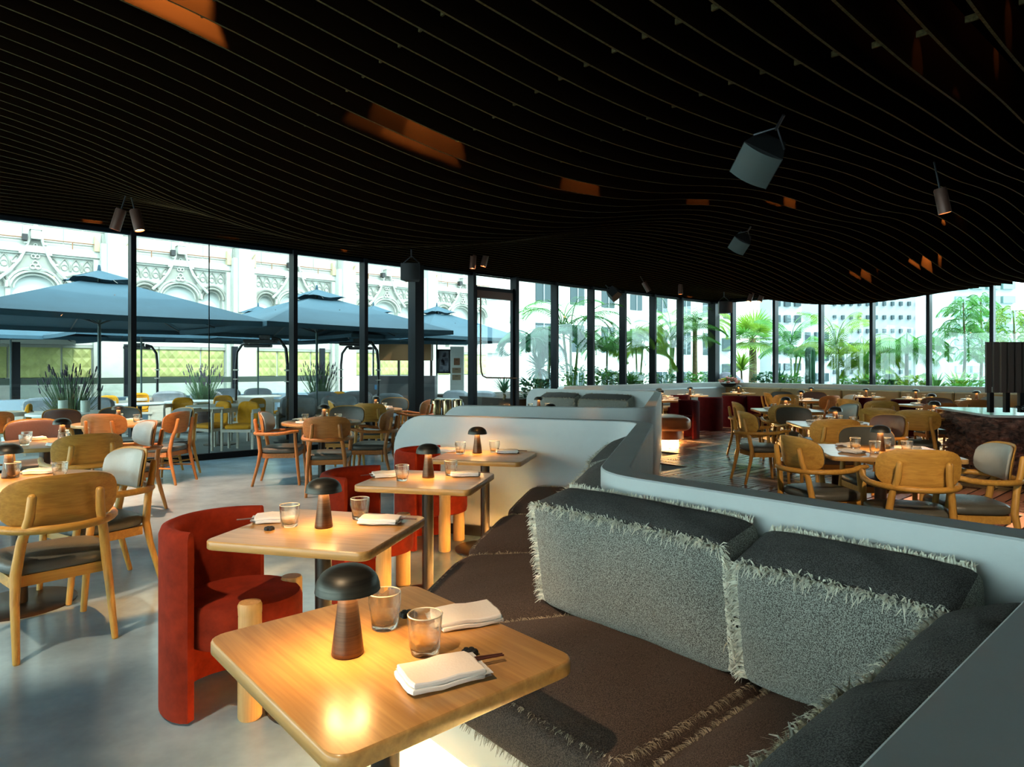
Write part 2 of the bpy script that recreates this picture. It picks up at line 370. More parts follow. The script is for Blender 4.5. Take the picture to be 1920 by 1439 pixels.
# ------------------------------------------------ ceiling: void slab, fascia, fins
CEIL = slab('ceiling', -9, SW + .1, -6, TW + .3, 3.95, 4.3, SLAB, 'black ceiling void above the hanging fins')
slab('trim_1', -9, SW + .1, TW - .02, TW + .3, ZT, 3.95, SLAB, 'black fascia over the terrace glazing')
slab('trim_2', SW - .02, SW + .25, -6, TW, ZT, 3.95, SLAB, 'black fascia over the garden glazing')
WB = mat('warm_brown_wall', (.16, .10, .06), .7)
slab('wall_south', -9, SW, -6.2, -6, 0, 4.2, WB, 'plain dark brown rear wall'); slab('wall_west', -9.2, -9, -6, TW, 0, .12, WB, 'dark sill of the side glazing')
slab('trim_4', -9.2, -9, -6, TW, ZT, 3.95, SLAB, 'black fascia over the side glazing')
n = -18
while True:
    t = 2.68 + .206 * n
    if t > 10.85: break
    s0, s1 = (-3.5, 17.75); m = 86; b = MB(); V = []
    for i in range(m):
        s = s0 + (s1 - s0) * i / (m - 1); z = cz(s, t)
        for dt, zz in ((-.007, z), (.007, z), (.007, z + .27), (-.007, z + .27)): V.append(R(s, t + dt, zz))
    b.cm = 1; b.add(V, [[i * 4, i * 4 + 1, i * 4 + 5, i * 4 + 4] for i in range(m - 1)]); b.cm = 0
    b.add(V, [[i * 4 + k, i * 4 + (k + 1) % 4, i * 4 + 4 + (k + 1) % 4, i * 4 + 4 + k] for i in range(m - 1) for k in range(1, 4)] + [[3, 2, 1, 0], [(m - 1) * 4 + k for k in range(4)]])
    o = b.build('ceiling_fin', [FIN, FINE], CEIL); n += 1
b = MB()
for n in range(-14, 39):
    for k in range(-2, 4):
        s = 1.1 + .86 * k; t = 2.68 + .206 * n; z = (cz(s, t) + cz(s, t + .206)) / 2 + .035
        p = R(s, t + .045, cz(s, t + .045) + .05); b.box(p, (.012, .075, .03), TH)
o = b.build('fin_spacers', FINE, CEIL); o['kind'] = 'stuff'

# ------------------------------------------------ glazing
def mullion(s, t, along, wd, dp, z1, parent, z0=0.0):
    b = MB(); ang = TH if along == 's' else TH + pi / 2
    b.box(R(s, t, (z0 + z1) / 2), (wd, dp, z1 - z0), ang)
    return b.build('mullion', MULL, parent)
def s_of(px):
    u = (px - 960) / F; return TW * (CT * u + ST) / (CT - ST * u)
def t_of(px):
    u = (px - 960) / F; return SW * (CT - ST * u) / (CT * u + ST)
S1 = [-8.9, -5.1, -2.65, -.2, s_of(248), s_of(550), s_of(682), s_of(780), s_of(885), s_of(965), s_of(1040), s_of(1108), s_of(1168), s_of(1224), s_of(1275), SW]
wn = 1
for i in range(len(S1) - 1):
    a, c = S1[i], S1[i + 1]
    if abs(a - s_of(885)) < .01: continue
    b = MB(); b.box(R((a + c) / 2, TW, ZT / 2), (c - a, .012, ZT), TH)
    wdw = b.build('window_%d' % wn, PANE); tag(wdw, 'full-height clear glass pane of the terrace side', None, None, 'structure'); wn += 1
    big = abs(c - s_of(780)) < .01; last = c == SW
    mullion(c, TW, 's', .20 if big else (.24 if last else .07), .26 if big or last else .20, ZT, wdw)
    b = MB(); b.box(R((a + c) / 2, TW, .05), (c - a, .08, .1), TH); b.build('bottom_rail', MULL, wdw)
    b = MB(); b.box(R((a + c) / 2, TW, ZT - .03), (c - a, .08, .06), TH); b.build('top_rail', MULL, wdw)
    if abs(c - s_of(550)) < .01:
        b = MB(); b.box(R(s_of(392), TW, ZT / 2), (.012, .02, ZT), TH); b.build('pane_joint', MULL, wdw)
T2 = [TW, t_of(1375), t_of(1454), t_of(1540), t_of(1636), t_of(1742), t_of(1861), t_of(2000), .2, -1.2]
for i in range(len(T2) - 1):
    a, c = T2[i + 1], T2[i]
    b = MB(); b.box(R(SW, (a + c) / 2, ZT / 2), (c - a, .012, ZT), TH + pi / 2)
    wdw = b.build('window_%d' % wn, PANE); tag(wdw, 'full-height clear glass pane of the garden side', None, None, 'structure'); wn += 1
    mullion(SW, a, 't', .075, .20, ZT, wdw)
    b = MB(); b.box(R(SW, (a + c) / 2, ZT - .03), (c - a, .08, .06), TH + pi / 2); b.build('top_rail', MULL, wdw)
for i in range(6):
    a, c = -6 + 2.82 * i, -3.18 + 2.82 * i
    b = MB(); b.box(R(-9.1, (a + c) / 2, ZT / 2), (c - a, .012, ZT), TH + pi / 2); wdw = tag(b.build('window_%d' % wn, PANE), 'glass pane of the side glazing', None, None, 'structure'); wn += 1
    mullion(-9.1, c, 't', .08, .2, ZT, wdw)
slab('wall_east', SW - .1, SW + .1, -6, -1.2, 0, 4, SLAB, 'dark wall beyond the garden glazing')
# glass door with a long bronze pull between the terrace panes
a, c = s_of(885), s_of(965)
b = MB(); b.box(R((a + c) / 2, TW, 1.55), (c - a, .012, 3.1), TH); door = tag(b.build('door_1', PANE), 'tall glass terrace door with a long bronze pull bar', None, None, 'structure')
b = MB()
for q in (a + .07, c - .06): b.box(R(q, TW, 1.6), (.07, .09, 3.2), TH)
b.box(R((a + c) / 2, TW, 3.12), (c - a, .09, .12), TH); b.box(R((a + c) / 2, TW, .07), (c - a, .09, .14), TH); b.build('door_frame', MULL, door)
b = MB(); b.box(R((a + c) / 2, TW, 3.02), (c - a - .2, .10, .16), TH); b.build('door_closer_rail', mat('brown_bronze_rail', (.10, .05, .035), .4, .5), door)
mullion(c, TW, 's', .09, .20, ZT, door)
b = MB(); q0 = a + .16; q1 = c - .02
b.tube([R(q0, TW - .09, 2.95), R(q0, TW - .09, 1.55), R(q0 + .02, TW - .09, 1.37), R(q0 + .06, TW - .09, 1.28), R(q0 + .16, TW - .09, 1.24), R(q1, TW - .09, 1.22)], .017, 8)
b.tube([R(q0, TW - .09, 2.9), R(q0, TW, 2.9)], .01, 6); b.tube([R(q1, TW - .09, 1.22), R(q1, TW, 1.22)], .01, 6)
b.build('pull_handle', BRONZE, door)
b = MB(); b.box(R((a + c) / 2, TW, 3.3), (c - a, .012, .28), TH); b.build('transom_pane', PANE, door)

# ------------------------------------------------ partitions: thick curving screens with rounded ends
def fillet(P, rad, n=7):
    out = [P[0]]
    for i in range(1, len(P) - 1):
        a, p, c = P[i - 1], P[i], P[i + 1]; r = rad[i - 1] if isinstance(rad, list) else rad
        d1 = (a[0] - p[0], a[1] - p[1]); l1 = sqrt(d1[0] ** 2 + d1[1] ** 2); d2 = (c[0] - p[0], c[1] - p[1]); l2 = sqrt(d2[0] ** 2 + d2[1] ** 2)
        d1 = (d1[0] / l1, d1[1] / l1); d2 = (d2[0] / l2, d2[1] / l2)
        q = min(r, l1 * .45, l2 * .45); A = (p[0] + d1[0] * q, p[1] + d1[1] * q); C = (p[0] + d2[0] * q, p[1] + d2[1] * q)
        for k in range(n + 1):
            u = k / n; out.append(((1 - u) ** 2 * A[0] + 2 * u * (1 - u) * p[0] + u * u * C[0], (1 - u) ** 2 * A[1] + 2 * u * (1 - u) * p[1] + u * u * C[1]))
    out.append(P[-1]); return out
def wall_strip(name, P, th, h, m, round0=0, round1=0, parent=None, rad=.2, z0=0.0):
    """screen whose inner face runs along P; the body lies to the right-hand side (th>0) of the path"""
    P = fillet(P, rad); Q = []; acc = [0]
    for i in range(1, len(P)): acc.append(acc[-1] + math.dist(P[i - 1], P[i]))
    L = acc[-1]
    def pt(l):
        l = min(max(l, 0), L)
        for i in range(1, len(P)):
            if acc[i] >= l - 1e-9:
                u = (l - acc[i - 1]) / max(acc[i] - acc[i - 1], 1e-9); return (P[i - 1][0] + (P[i][0] - P[i - 1][0]) * u, P[i - 1][1] + (P[i][1] - P[i - 1][1]) * u)
        return P[-1]
    ls = sorted(set([round(x, 4) for x in acc] + ([round(round0 * (1 - cos(pi / 2 * k / 10)), 4) for k in range(11)] if round0 else []) + ([round(L - round1 * (1 - cos(pi / 2 * k / 10)), 4) for k in range(11)] if round1 else [])))
    V = []; e = .006
    for l in ls:
        p = pt(l); a, c = pt(l - .02), pt(l + .02); d = (c[0] - a[0], c[1] - a[1]); q = sqrt(d[0] ** 2 + d[1] ** 2) or 1; nx, ny = d[1] / q, -d[0] / q
        z = h
        if round0 and l < round0: z = h - round0 + sqrt(max(round0 ** 2 - (round0 - l) ** 2, 0))
        if round1 and l > L - round1: z = h - round1 + sqrt(max(round1 ** 2 - (l - L + round1) ** 2, 0))
        for o_, zz in ((0, z0), (0, z - e), (e, z), (th - e, z), (th, z - e), (th, z0)): V.append((p[0] + nx * o_, p[1] + ny * o_, zz))
    n = len(ls); b = MB()
    b.add(V, [[i * 6 + k, i * 6 + (k + 1) % 6, i * 6 + 6 + (k + 1) % 6, i * 6 + 6 + k] for i in range(n - 1) for k in range(6)] + [[5, 4, 3, 2, 1, 0], [(n - 1) * 6 + k for k in range(6)]], True)
    o = b.build(name, m, parent, sharp=False); o.data.set_sharp_from_angle(angle=radians(30)); return o
def r2(s, t): return R(s, t)[:2]
PA = [r2(-.6, .285), r2(2.05, .285), r2(2.05, 1.80), (1.0, 5.22), (-1.08, 6.0)]
o = wall_strip('booth_partition', PA, .13, PT, PLAST, 0, .30, None, [.12, .22, .22])
tag(o, 'long curving pale partition around the nearest booth with a rounded free end', 'partition')
b = MB(); b.box(((-.98 + .95) / 2, (5.93 + 5.2) / 2 - .012, .04), (2.05, .02, .09), math.atan2(-.78, 2.08)); q = b.build('skirting', BLACKM, o)
PB = [(-.78, 7.62), (1.42, 7.10), (2.55, 11.75), (.30, 13.75)]
PB2 = PB
o = wall_strip('booth_partition', PB2, -.13 if False else .13, PT, PLAST, .25, .25, None, [.12, .2])
tag(o, 'pale partition around the second booth, behind the nearest booth', 'partition')
# sills below the garden glazing, with the long leather banquette in front
o = wall_strip('window_sill_wall', [r2(SW - .32, -1.2), r2(SW - .32, TW - .38), r2(10.9, TW - .38)], .2, PT, PLAST, 0, .12, None, .3)
tag(o, 'pale low wall under the garden windows, behind the long leather banquette', 'low wall')
def lin(a, c, u): return tuple(a[i] + (c[i] - a[i]) * u for i in range(len(a)))
def hexmap(B, T, puff=(.0, .0, .0), rn=9.0, seed=0):
    """B, T: four bottom / top corners (ccw). returns f(a,b,c) for a,b,c in [-1,1]"""
    rnd = random.Random(seed); ph = [rnd.uniform(0, 6.28) for _ in range(6)]
    C0 = lin(lin(B[0], B[1], .5), lin(B[3], B[2], .5), .5); C1 = lin(lin(T[0], T[1], .5), lin(T[3], T[2], .5), .5)
    def f(a, b, c):
        m = (abs(a) ** rn + abs(b) ** rn + abs(c) ** rn) ** (1 / rn); a_, b_, c_ = a / m, b / m, c / m
        A_0 = lin(lin(B[0], B[1], (a_ + 1) / 2), lin(B[3], B[2], (a_ + 1) / 2), (b_ + 1) / 2)
        A_1 = lin(lin(T[0], T[1], (a_ + 1) / 2), lin(T[3], T[2], (a_ + 1) / 2), (b_ + 1) / 2)
        p = list(lin(A_0, A_1, (c_ + 1) / 2))
        ax = [B[1][i] - B[0][i] for i in range(2)]; l = sqrt(ax[0] ** 2 + ax[1] ** 2); ax = (ax[0] / l, ax[1] / l)
        ay = (-ax[1], ax[0]); q = lambda x: 1 - x * x
        wr = .12 * sin(7 * a + ph[0] + 2 * c) * sin(5 * b + ph[1]) + .1 * sin(11 * a + 3 * b + ph[2])
        ka = (q(b) * q(c)) * puff[0] * a; kb = (q(a) * q(c)) ** .8 * puff[1] * b * (1 + wr); kc = (q(a) * q(b)) ** .8 * puff[2] * c * (1 + wr)
        p[0] += ax[0] * ka + ay[0] * kb; p[1] += ax[1] * ka + ay[1] * kb; p[2] += kc
        return tuple(p)
    return f
def cube_mesh(f, n=12, mats=1, topmat=1):
    b = MB(); fs = [(lambda u, v: (u, -1, v)), (lambda u, v: (1, u, v)), (lambda u, v: (-u, 1, v)), (lambda u, v: (-1, -u, v)), (lambda u, v: (u, v, 1)), (lambda u, v: (u, -v, -1))]
    for i, g in enumerate(fs):
        b.cm = topmat if (i == 4 and mats > 1) else 0
        b.grid(lambda u, v: f(*g(2 * u - 1, 2 * v - 1)), n, n)
    return b
def weld(o, d=.0004):
    import bmesh
    bm = bmesh.new(); bm.from_mesh(o.data); bmesh.ops.remove_doubles(bm, verts=bm.verts, dist=d); bm.to_mesh(o.data); bm.free()
def fringe(f, edges, m, parent, ln=.032, dens=330, wd=.0034, seed=1):
    cc = [sum(f(a, b_, c)[k] for a in (-1, 1) for b_ in (-1, 1) for c in (-1, 1)) / 8 for k in range(3)]
    """loose threads along cushion edges; an edge is (p0, p1, outward) in cushion coordinates"""
    rnd = random.Random(seed); b = MB()
    for p0, p1, out in edges:
        A0, A1 = f(*p0), f(*p1); L = math.dist(A0, A1); n = max(4, int(L * dens)); tuft = 0
        for i in range(n):
            u = (i + rnd.random()) / n; q = lin(p0, p1, u); a = f(*q); e = cc
            d = [a[k] - e[k] for k in range(3)]; l = sqrt(sum(x * x for x in d)) or 1
            tn = [A1[k] - A0[k] for k in range(3)]; tl = sqrt(sum(x * x for x in tn)); tn = [x / tl for x in tn]
            dd = sum(d[k] * tn[k] for k in range(3)); d = [d[k] - dd * tn[k] for k in range(3)]
            l = sqrt(sum(x * x for x in d)) or 1; d = [d[k] / l for k in range(3)]
            cl = .7 * sin(u * L * 95 + seed) + .45 * sin(u * L * 260) + .3 * sin(u * L * 31); w_ = out
            h = [d[k] * (.6 + .5 * rnd.random()) + w_[k] * (.3 + .5 * rnd.random()) + tn[k] * (cl * .5 + rnd.gauss(0, .22)) + rnd.gauss(0, .24) for k in range(3)]
            l = sqrt(sum(x * x for x in h)); h = [x / l for x in h]; le = ln * rnd.uniform(.55, 1.25)
            sd = [h[1] * tn[2] - h[2] * tn[1], h[2] * tn[0] - h[0] * tn[2], h[0] * tn[1] - h[1] * tn[0]]
            r_ = rnd.uniform(-.6, .6); sv = [tn[k] * cos(r_) * wd + sd[k] * sin(r_) * wd for k in range(3)]
            ofs = rnd.uniform(-.006, .006); P0 = [a[k] - d[k] * .004 + sd[k] * ofs for k in range(3)]
            P1 = [P0[k] + h[k] * le * .55 for k in range(3)]; P2 = [P1[k] + h[k] * le * .45 for k in range(3)]; P2[2] -= le * rnd.uniform(.15, .55)
            V = []
            for P_, k2 in ((P0, 1), (P1, .9), (P2, .35)): V += [tuple(P_[k] - sv[k] * k2 / 2 for k in range(3)), tuple(P_[k] + sv[k] * k2 / 2 for k in range(3))]
            b.add(V, [[0, 1, 3, 2], [2, 3, 5, 4]])
    o = b.build('fringe', m, parent); o['kind'] = 'stuff'; return o
def cushion(name, label, cat, B, T, puff, mats, group, edges, fm, rn=14, seed=0, n=14, ln=.032, dens=330, wd=.0034):
    c = lin(lin(B[0], B[2], .5), lin(B[1], B[3], .5), .5); c = (c[0], c[1], min(p[2] for p in B))
    root = thing(name, label, cat, c, 0, group); sub = lambda p: tuple(p[i] - c[i] for i in range(3))
    f = hexmap([sub(p) for p in B], [sub(p) for p in T], puff, rn, seed)
    o = cube_mesh(f, n, len(mats), 1).build('cover', mats, root, sharp=False); weld(o)
    if edges: fringe(f, edges, fm, root, ln, dens, wd, seed + 5)
    return root
U = (0, 0, 1); SB = 'seat cushions of the nearest booth'; BB = 'back cushions of the nearest booth'
E_FT = ((-1, -1, 1), (1, -1, 1), (0, 0, -.9)); E_BT = ((-1, 1, 1), (1, 1, 1), (0, 0, 2.6)); E_FB = ((-1, -1, -1), (1, -1, -1), (0, 0, -.6))
E_L = ((-1, -1, -1), (-1, -1, 1), (0, 0, 0)); E_RR = ((1, -1, -1), (1, -1, 1), (0, 0, 0)); E_SL = ((-1, -1, 1), (-1, 1, 1), (0, 0, .3)); E_SR = ((1, -1, 1), (1, 1, 1), (0, 0, .3))
# --- nearest booth: base, glow strip, seats. front line s = 1.24, then along the diagonal
SF, SK = 1.24, 2.04
dF0, dF1 = (-.482, 2.43), (.17, 5.47); dB0, dB1 = (.375, 2.66), (.985, 5.2)
def diagF(u): return lin(dF0, dF1, u)
def diagB(u): return lin(dB0, dB1, u)
bench = thing('booth_bench', 'pale bench base with a warm light strip beneath, under the nearest cushions', 'bench', (*r2(1.6, 1.0), 0))
lc = r2(1.6, 1.0); loc2 = lambda p, z: (p[0] - lc[0], p[1] - lc[1], z)
def poly_prism(P, z0, z1, m, name, par=bench):
    b = MB(); b.prism([loc2(p, 0)[:2] for p in P], z0, z1); return b.build(name, m, par)
basP = [r2(SF + .08, .29), lin(dF0, dB0, .1), lin(dF1, dB1, .1), lin(dF1, dB1, .97), lin(dB1, dB0, 1.0), r2(SK, 1.8), r2(SK, .29)]
poly_prism(basP, .13, .325, PLASTW, 'base_panel')
plP = [r2(SF + .22, .29), lin(dF0, dB0, .28), lin(dF1, dB1, .28), lin(dF1, dB1, .9), lin(dB0, dB1, .0), r2(SK - .05, 1.8), r2(SK - .05, .34)]
poly_prism(plP, 0, .13, PLASTW, 'plinth')
b = MB(); sp = [r2(SF + .15, .36), lin(dF0, dB0, .19), lin(dF1, dB1, .19)]
for a, c in zip(sp, sp[1:]):
    m_ = lin(a, c, .5); b.box(loc2(m_, .121), (math.dist(a, c) - .04, .022, .012), math.atan2(c[1] - a[1], c[0] - a[0]))
b.build('light_strip', STRIP, bench)
ZS0, ZS1 = .325, .475
def seat(P, label, seed, edges):
    # P: front-left, front-right, back-right, back-left as seen from the table
    B = [(p[0], p[1], ZS0) for p in P]; T = [(p[0], p[1], ZS1) for p in P]
    cushion('seat_cushion', label, 'cushion', B, T, (.01, .012, .032), [CLOTHS, CLOTHS], SB, edges, FRNGD, 10, seed, 16, .026, 520, .003)
cz1 = lin(r2(SF, .36), r2(SF, .36), 0)
seat([lin(diagF(0), r2(SF, 1.02), .008), r2(SF, 1.005), r2(SK, 1.005), dB0], 'brown woven seat cushion below the tall grey back cushion, beside the nearest table', 11, [E_FT, E_FB, E_SR, E_SL])
seat([r2(SF, .995), r2(SF, .295), r2(SK, .295), r2(SK, .995)], 'brown woven seat cushion in the near corner at the bottom edge, right of the table', 12, [E_FT, E_FB, E_SL])
for i, (u0, u1, lb) in enumerate([(0, .34, 'brown woven seat cushion just behind the nearest table, at the bend of the booth'), (.345, .655, 'brown woven seat cushion beside the second table of the booth'), (.66, 1, 'brown woven seat cushion at the far end of the booth against the cross screen')]):
    seat([diagF(u1), diagF(u0 + .003), diagB(u0 + .003), diagB(u1)], lb, 14 + i, [E_FT, E_SL, E_FB])
# --- back cushions
def hb(s0, s1, t0, t1, z, ds0=0.0, ds1=0.0): return [R(s0 + ds0, t0, z), R(s0 + ds0, t1, z), R(s1, t1, z), R(s1, t0, z)]
# each leans on the long side screen: front face looks towards -s
def back(t0, t1, label, seed, top=.90, tback=.955):
    B = [R(1.86, t0, .49), R(1.86, t1, .49), R(2.03, t1, .49), R(2.03, t0, .49)]
    T = [R(1.80, t0, top), R(1.80, t1, top), R(2.01, t1, tback), R(2.01, t0, tback)]
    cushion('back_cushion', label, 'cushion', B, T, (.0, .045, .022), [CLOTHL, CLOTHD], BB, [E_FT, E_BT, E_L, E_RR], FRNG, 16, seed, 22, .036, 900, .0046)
back(1.93, 1.055, 'largest heather-grey back cushion with cream fringe, facing the nearest table', 21, .915)
back(1.045, .45, 'heather-grey fringed back cushion in the corner, next to the largest one', 22, .875, .94)
def side(s0, s1, label, seed):
    B = [R(s0, .50, .49), R(s0 + .0, .345, .49), R(s1, .345, .49), R(s1, .50, .49)]
    B = [R(s1, .45, .49), R(s0, .45, .49), R(s0, .295, .49), R(s1, .295, .49)]
    T = [R(s1, .49, .87), R(s0, .49, .85), R(s0, .31, .93), R(s1, .31, .95)]
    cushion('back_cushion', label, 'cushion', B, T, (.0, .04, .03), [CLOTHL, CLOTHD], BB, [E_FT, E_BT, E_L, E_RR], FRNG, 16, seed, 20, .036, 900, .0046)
side(1.30, 1.80, 'fringed cushion leaning on the near arm screen, farther of the two', 23)
side(.72, 1.28, 'fringed cushion leaning on the near arm screen, at the bottom edge of the photo', 24)
for i, (u0, u1, lb) in enumerate([(.03, .5, 'long dark fringed cushion along the diagonal screen, nearer one'), (.505, .95, 'long dark fringed cushion along the diagonal screen, farther one beside the cross screen')]):
    w0, w1 = diagB(u0), diagB(u1); d = (w1[0] - w0[0], w1[1] - w0[1]); l = math.hypot(*d); nx, ny = -d[1] / l, d[0] / l
    o_ = lambda p, k, z: (p[0] + nx * k, p[1] + ny * k, z)
    B = [o_(w1, .2, .49), o_(w0, .2, .49), o_(w0, .012, .49), o_(w1, .012, .49)]
    T = [o_(w1, .20, .86), o_(w0, .23, .87), o_(w0, .01, .94), o_(w1, .01, .94)]
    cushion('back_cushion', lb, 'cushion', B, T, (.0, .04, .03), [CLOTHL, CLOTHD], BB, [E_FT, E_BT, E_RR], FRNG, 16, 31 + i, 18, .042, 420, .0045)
# --- second booth bench and its two cushions (only their tops show over the screens)
b = MB(); P = [(.55, 12.75), (2.42, 11.15), (2.62, 11.72), (.62, 13.5)]
P = [(.35, 12.85), (1.75, 11.6), (1.28, 7.45), (1.5, 7.45), (2.50, 11.72), (.45, 13.55)]
b.prism(P, .0, .46); o = b.build('booth_bench', TAN); tag(o, 'upholstered bench inside the second booth, mostly hidden by its screen', 'bench')
for i, (u0, u1, lb) in enumerate([(.12, .46, 'grey fringed cushion in the second booth, left one on the far screen'), (.48, .9, 'grey fringed cushion in the second booth, right one on the far screen')]):
    e1, e0 = (.42, 13.6), (2.45, 11.75)
    w0, w1 = lin(e1, e0, u0), lin(e1, e0, u1); d = (w1[0] - w0[0], w1[1] - w0[1]); l = math.hypot(*d); nx, ny = d[1] / l, -d[0] / l
    o_ = lambda p, k, z: (p[0] + nx * k, p[1] + ny * k, z)
    B = [o_(w0, .27, .47), o_(w1, .27, .47), o_(w1, .03, .47), o_(w0, .03, .47)]; T = [o_(w0, .22, .87), o_(w1, .22, .87), o_(w1, .01, .96), o_(w0, .01, .96)]
    cushion('back_cushion', lb, 'cushion', B, T, (.0, .05, .03), [CLOTHL, CLOTHD], 'cushions of the second booth', [E_FT, E_BT, E_L, E_RR], FRNGD, 9, 41 + i, 12, .045, 120, .011)

# ------------------------------------------------ tabletop things
def m_lamp():
    r = thing('table_lamp', '', 'lamp')
    b = MB(); b.lathe([(0, 0), (.037, 0), (.039, .004), (.0385, .012), (.030, .08), (.0195, .168)], 24); b.build('base_cone', BRONZE, r)
    b = MB(); pr = []
    for k in range(9):
        A = pi / 2 * k / 8; pr.append((.078 * cos(A) ** .8 if k < 8 else 0, .160 + .057 * sin(A) ** .95))
    b.lathe([(.020, .163), (.055, .165), (.0765, .158), (.079, .157)] + pr[0:], 28)
    b.build('dome_shade', BRONZD, r)
    b = MB(); b.lathe([(.0215, .1615), (.050, .1618)], 20); b.f = b.f[:20]; b.sm = b.sm[:20]; b.mi = b.mi[:20]
    # the ring faces down
    b.f = [q[::-1] for q in b.f]; b.build('diffuser', GLOW, r)
    b = MB(); b.box((0, .041, .02), (.012, .002, .004)); b.build('switch', BLACK, r)
    return r
def m_glass():
    def fl(r, z, A): return r * (1 + (.05 * sin(7 * A + 50 * z) + .035 * sin(4 * A - 80 * z)) * (1 if .012 < z < .075 else .15))
    b = MB(); r = thing('tumbler', '', 'glass'); out = [(0, 0), (.030, 0), (.034, .003), (.036, .02), (.039, .045), (.0415, .07), (.0435, .097)]
    inn = [(.0405, .097), (.0385, .07), (.036, .045), (.0325, .022), (.026, .014), (0, .013)]
    b.lathe(out + inn, 20, fl=fl); b.build('glass_body', TUMB, r)
    b = MB(); b.tube([(.0420 * cos(2 * pi * k / 24), .0420 * sin(2 * pi * k / 24), .0972) for k in range(25)], .0016, 5, cap=False); b.build('rim_highlight', RIMG, r); return r
def m_dish():
    r = thing('place_setting', '', 'place setting')
    b = MB(); L, W = .19, .12
    def f(u, v):
        x, y = (2 * u - 1), (2 * v - 1); k = max(abs(x), abs(y)); return (x * L / 2, y * W / 2, .005 + .012 * max(0, k - .72) / .28)
    b.grid(f, 9, 9); b.grid(lambda u, v: (f(u, 1 - v)[0] * .97, f(u, 1 - v)[1] * .97, f(u, 1 - v)[2] * .9 - .0045), 9, 9); b.build('tray', CHINA, r)
    b = MB()
    for k, (dz, sc, rz) in enumerate([(.011, 1.02, .05), (.0225, 1.0, .03)]):
        cr, sr = cos(rz), sin(rz)
        def g(a, bb, c, dz=dz, sc=sc):
            m = (abs(a) ** 14 + abs(bb) ** 14 + abs(c) ** 14) ** (1 / 14); x, y, z = a / m * .088 * sc - .012, bb / m * .060 * sc, c / m * .0062
            z += .002 * sin(x * 60 + k) + .0015 * sin(y * 80); return (x * cr - y * sr + .004 * k, x * sr + y * cr, dz + z)
        q = cube_mesh(g, 6); b.add(q.v, q.f, True)
    b.build('folded_napkin', LINEN, r)
    b = MB()
    for y in (-.008, .008): b.tube([(-.03, y + .02, .024), (.155, y * .5 + .015, .017)], [.0038, .0022], 6)
    b.build('chopsticks', mat('dark_red_lacquer', (.10, .03, .02), .35), r)
    return r
def m_rest():
    b = MB()
    for k in range(7):
        A = 2 * pi * k / 6; q = (0, 0) if k == 6 else (.013 * cos(A), .013 * sin(A))
        b.lathe([(0, 0), (.0085, 0), (.009, .008), (.006, .013), (0, .013)], 8, (q[0], q[1], 0))
    return b.build('chopstick_rest', BLACKM)
NEARW = {}
def lamp_at(px, py, lb, z=.75, rz=0.3): p = at(px, py, z); return place('lamp', m_lamp, p, rz, lb, 'lamp', 'bronze mushroom table lamps')
def put(key, xy, lb, rz=0.0, z=.75, grp=None):
    mk = {'glass': m_glass, 'dish': m_dish, 'rest': m_rest, 'lamp': m_lamp}[key]; cat = {'glass': 'glass', 'dish': 'place setting', 'rest': 'chopstick rest', 'lamp': 'lamp'}[key]
    return place(key, mk, (xy[0], xy[1], z), rz, lb, cat, grp)

# ------------------------------------------------ tables
def rrect(w, d, r, n=5):
    P = []
    for cx, cy, a0 in ((w / 2 - r, d / 2 - r, 0), (-w / 2 + r, d / 2 - r, 90), (-w / 2 + r, -d / 2 + r, 180), (w / 2 - r, -d / 2 + r, 270)):
        for k in range(n + 1): A = radians(a0 + 90 * k / n); P.append((cx + r * cos(A), cy + r * sin(A)))
    return P
def top_mesh(poly, z0, z1, e=.006):
    b = MB(); n = len(poly); V = []
    for z, k in ((z0, .004), (z0 + .004, 0), (z1 - e, 0), (z1 - e * .3, .0025), (z1, e)):
        for x, y in poly:
            l = math.hypot(x, y); V.append((x - x / l * k, y - y / l * k, z))
    b.add(V, [[r * n + i, r * n + (i + 1) % n, r * n + n + (i + 1) % n, r * n + n + i] for r in range(4) for i in range(n)], True)
    b.add([V[i] for i in range(4 * n, 5 * n)], [list(range(n))]); b.add([V[i] for i in range(n)], [list(range(n))[::-1]]); return b
def m_table(poly, base_r=.23, pole=.036, topm=None, th=.036):
    def mk():
        r = thing('dining_table', '', 'table')
        top_mesh(poly, .75 - th, .75).build('table_top', topm or TOPW, r)
        b = MB(); b.lathe([(0, .012), (pole, .012), (pole, .75 - th), (0, .75 - th)], 16); b.build('pole', POLE, r)
        b = MB(); b.lathe([(0, 0), (base_r, 0), (base_r, .010), (base_r - .006, .014), (0, .014)], 32); b.build('base_disc', POLE, r)
        return r
    return mk
circ = lambda r, n=40: [(r * cos(2 * pi * k / n), r * sin(2 * pi * k / n)) for k in range(n)]
def tcorner(c, w, d, yaw, u, v):
    return (c[0] + cos(yaw) * u * w / 2 - sin(yaw) * v * d / 2, c[1] + sin(yaw) * u * w / 2 + cos(yaw) * v * d / 2)
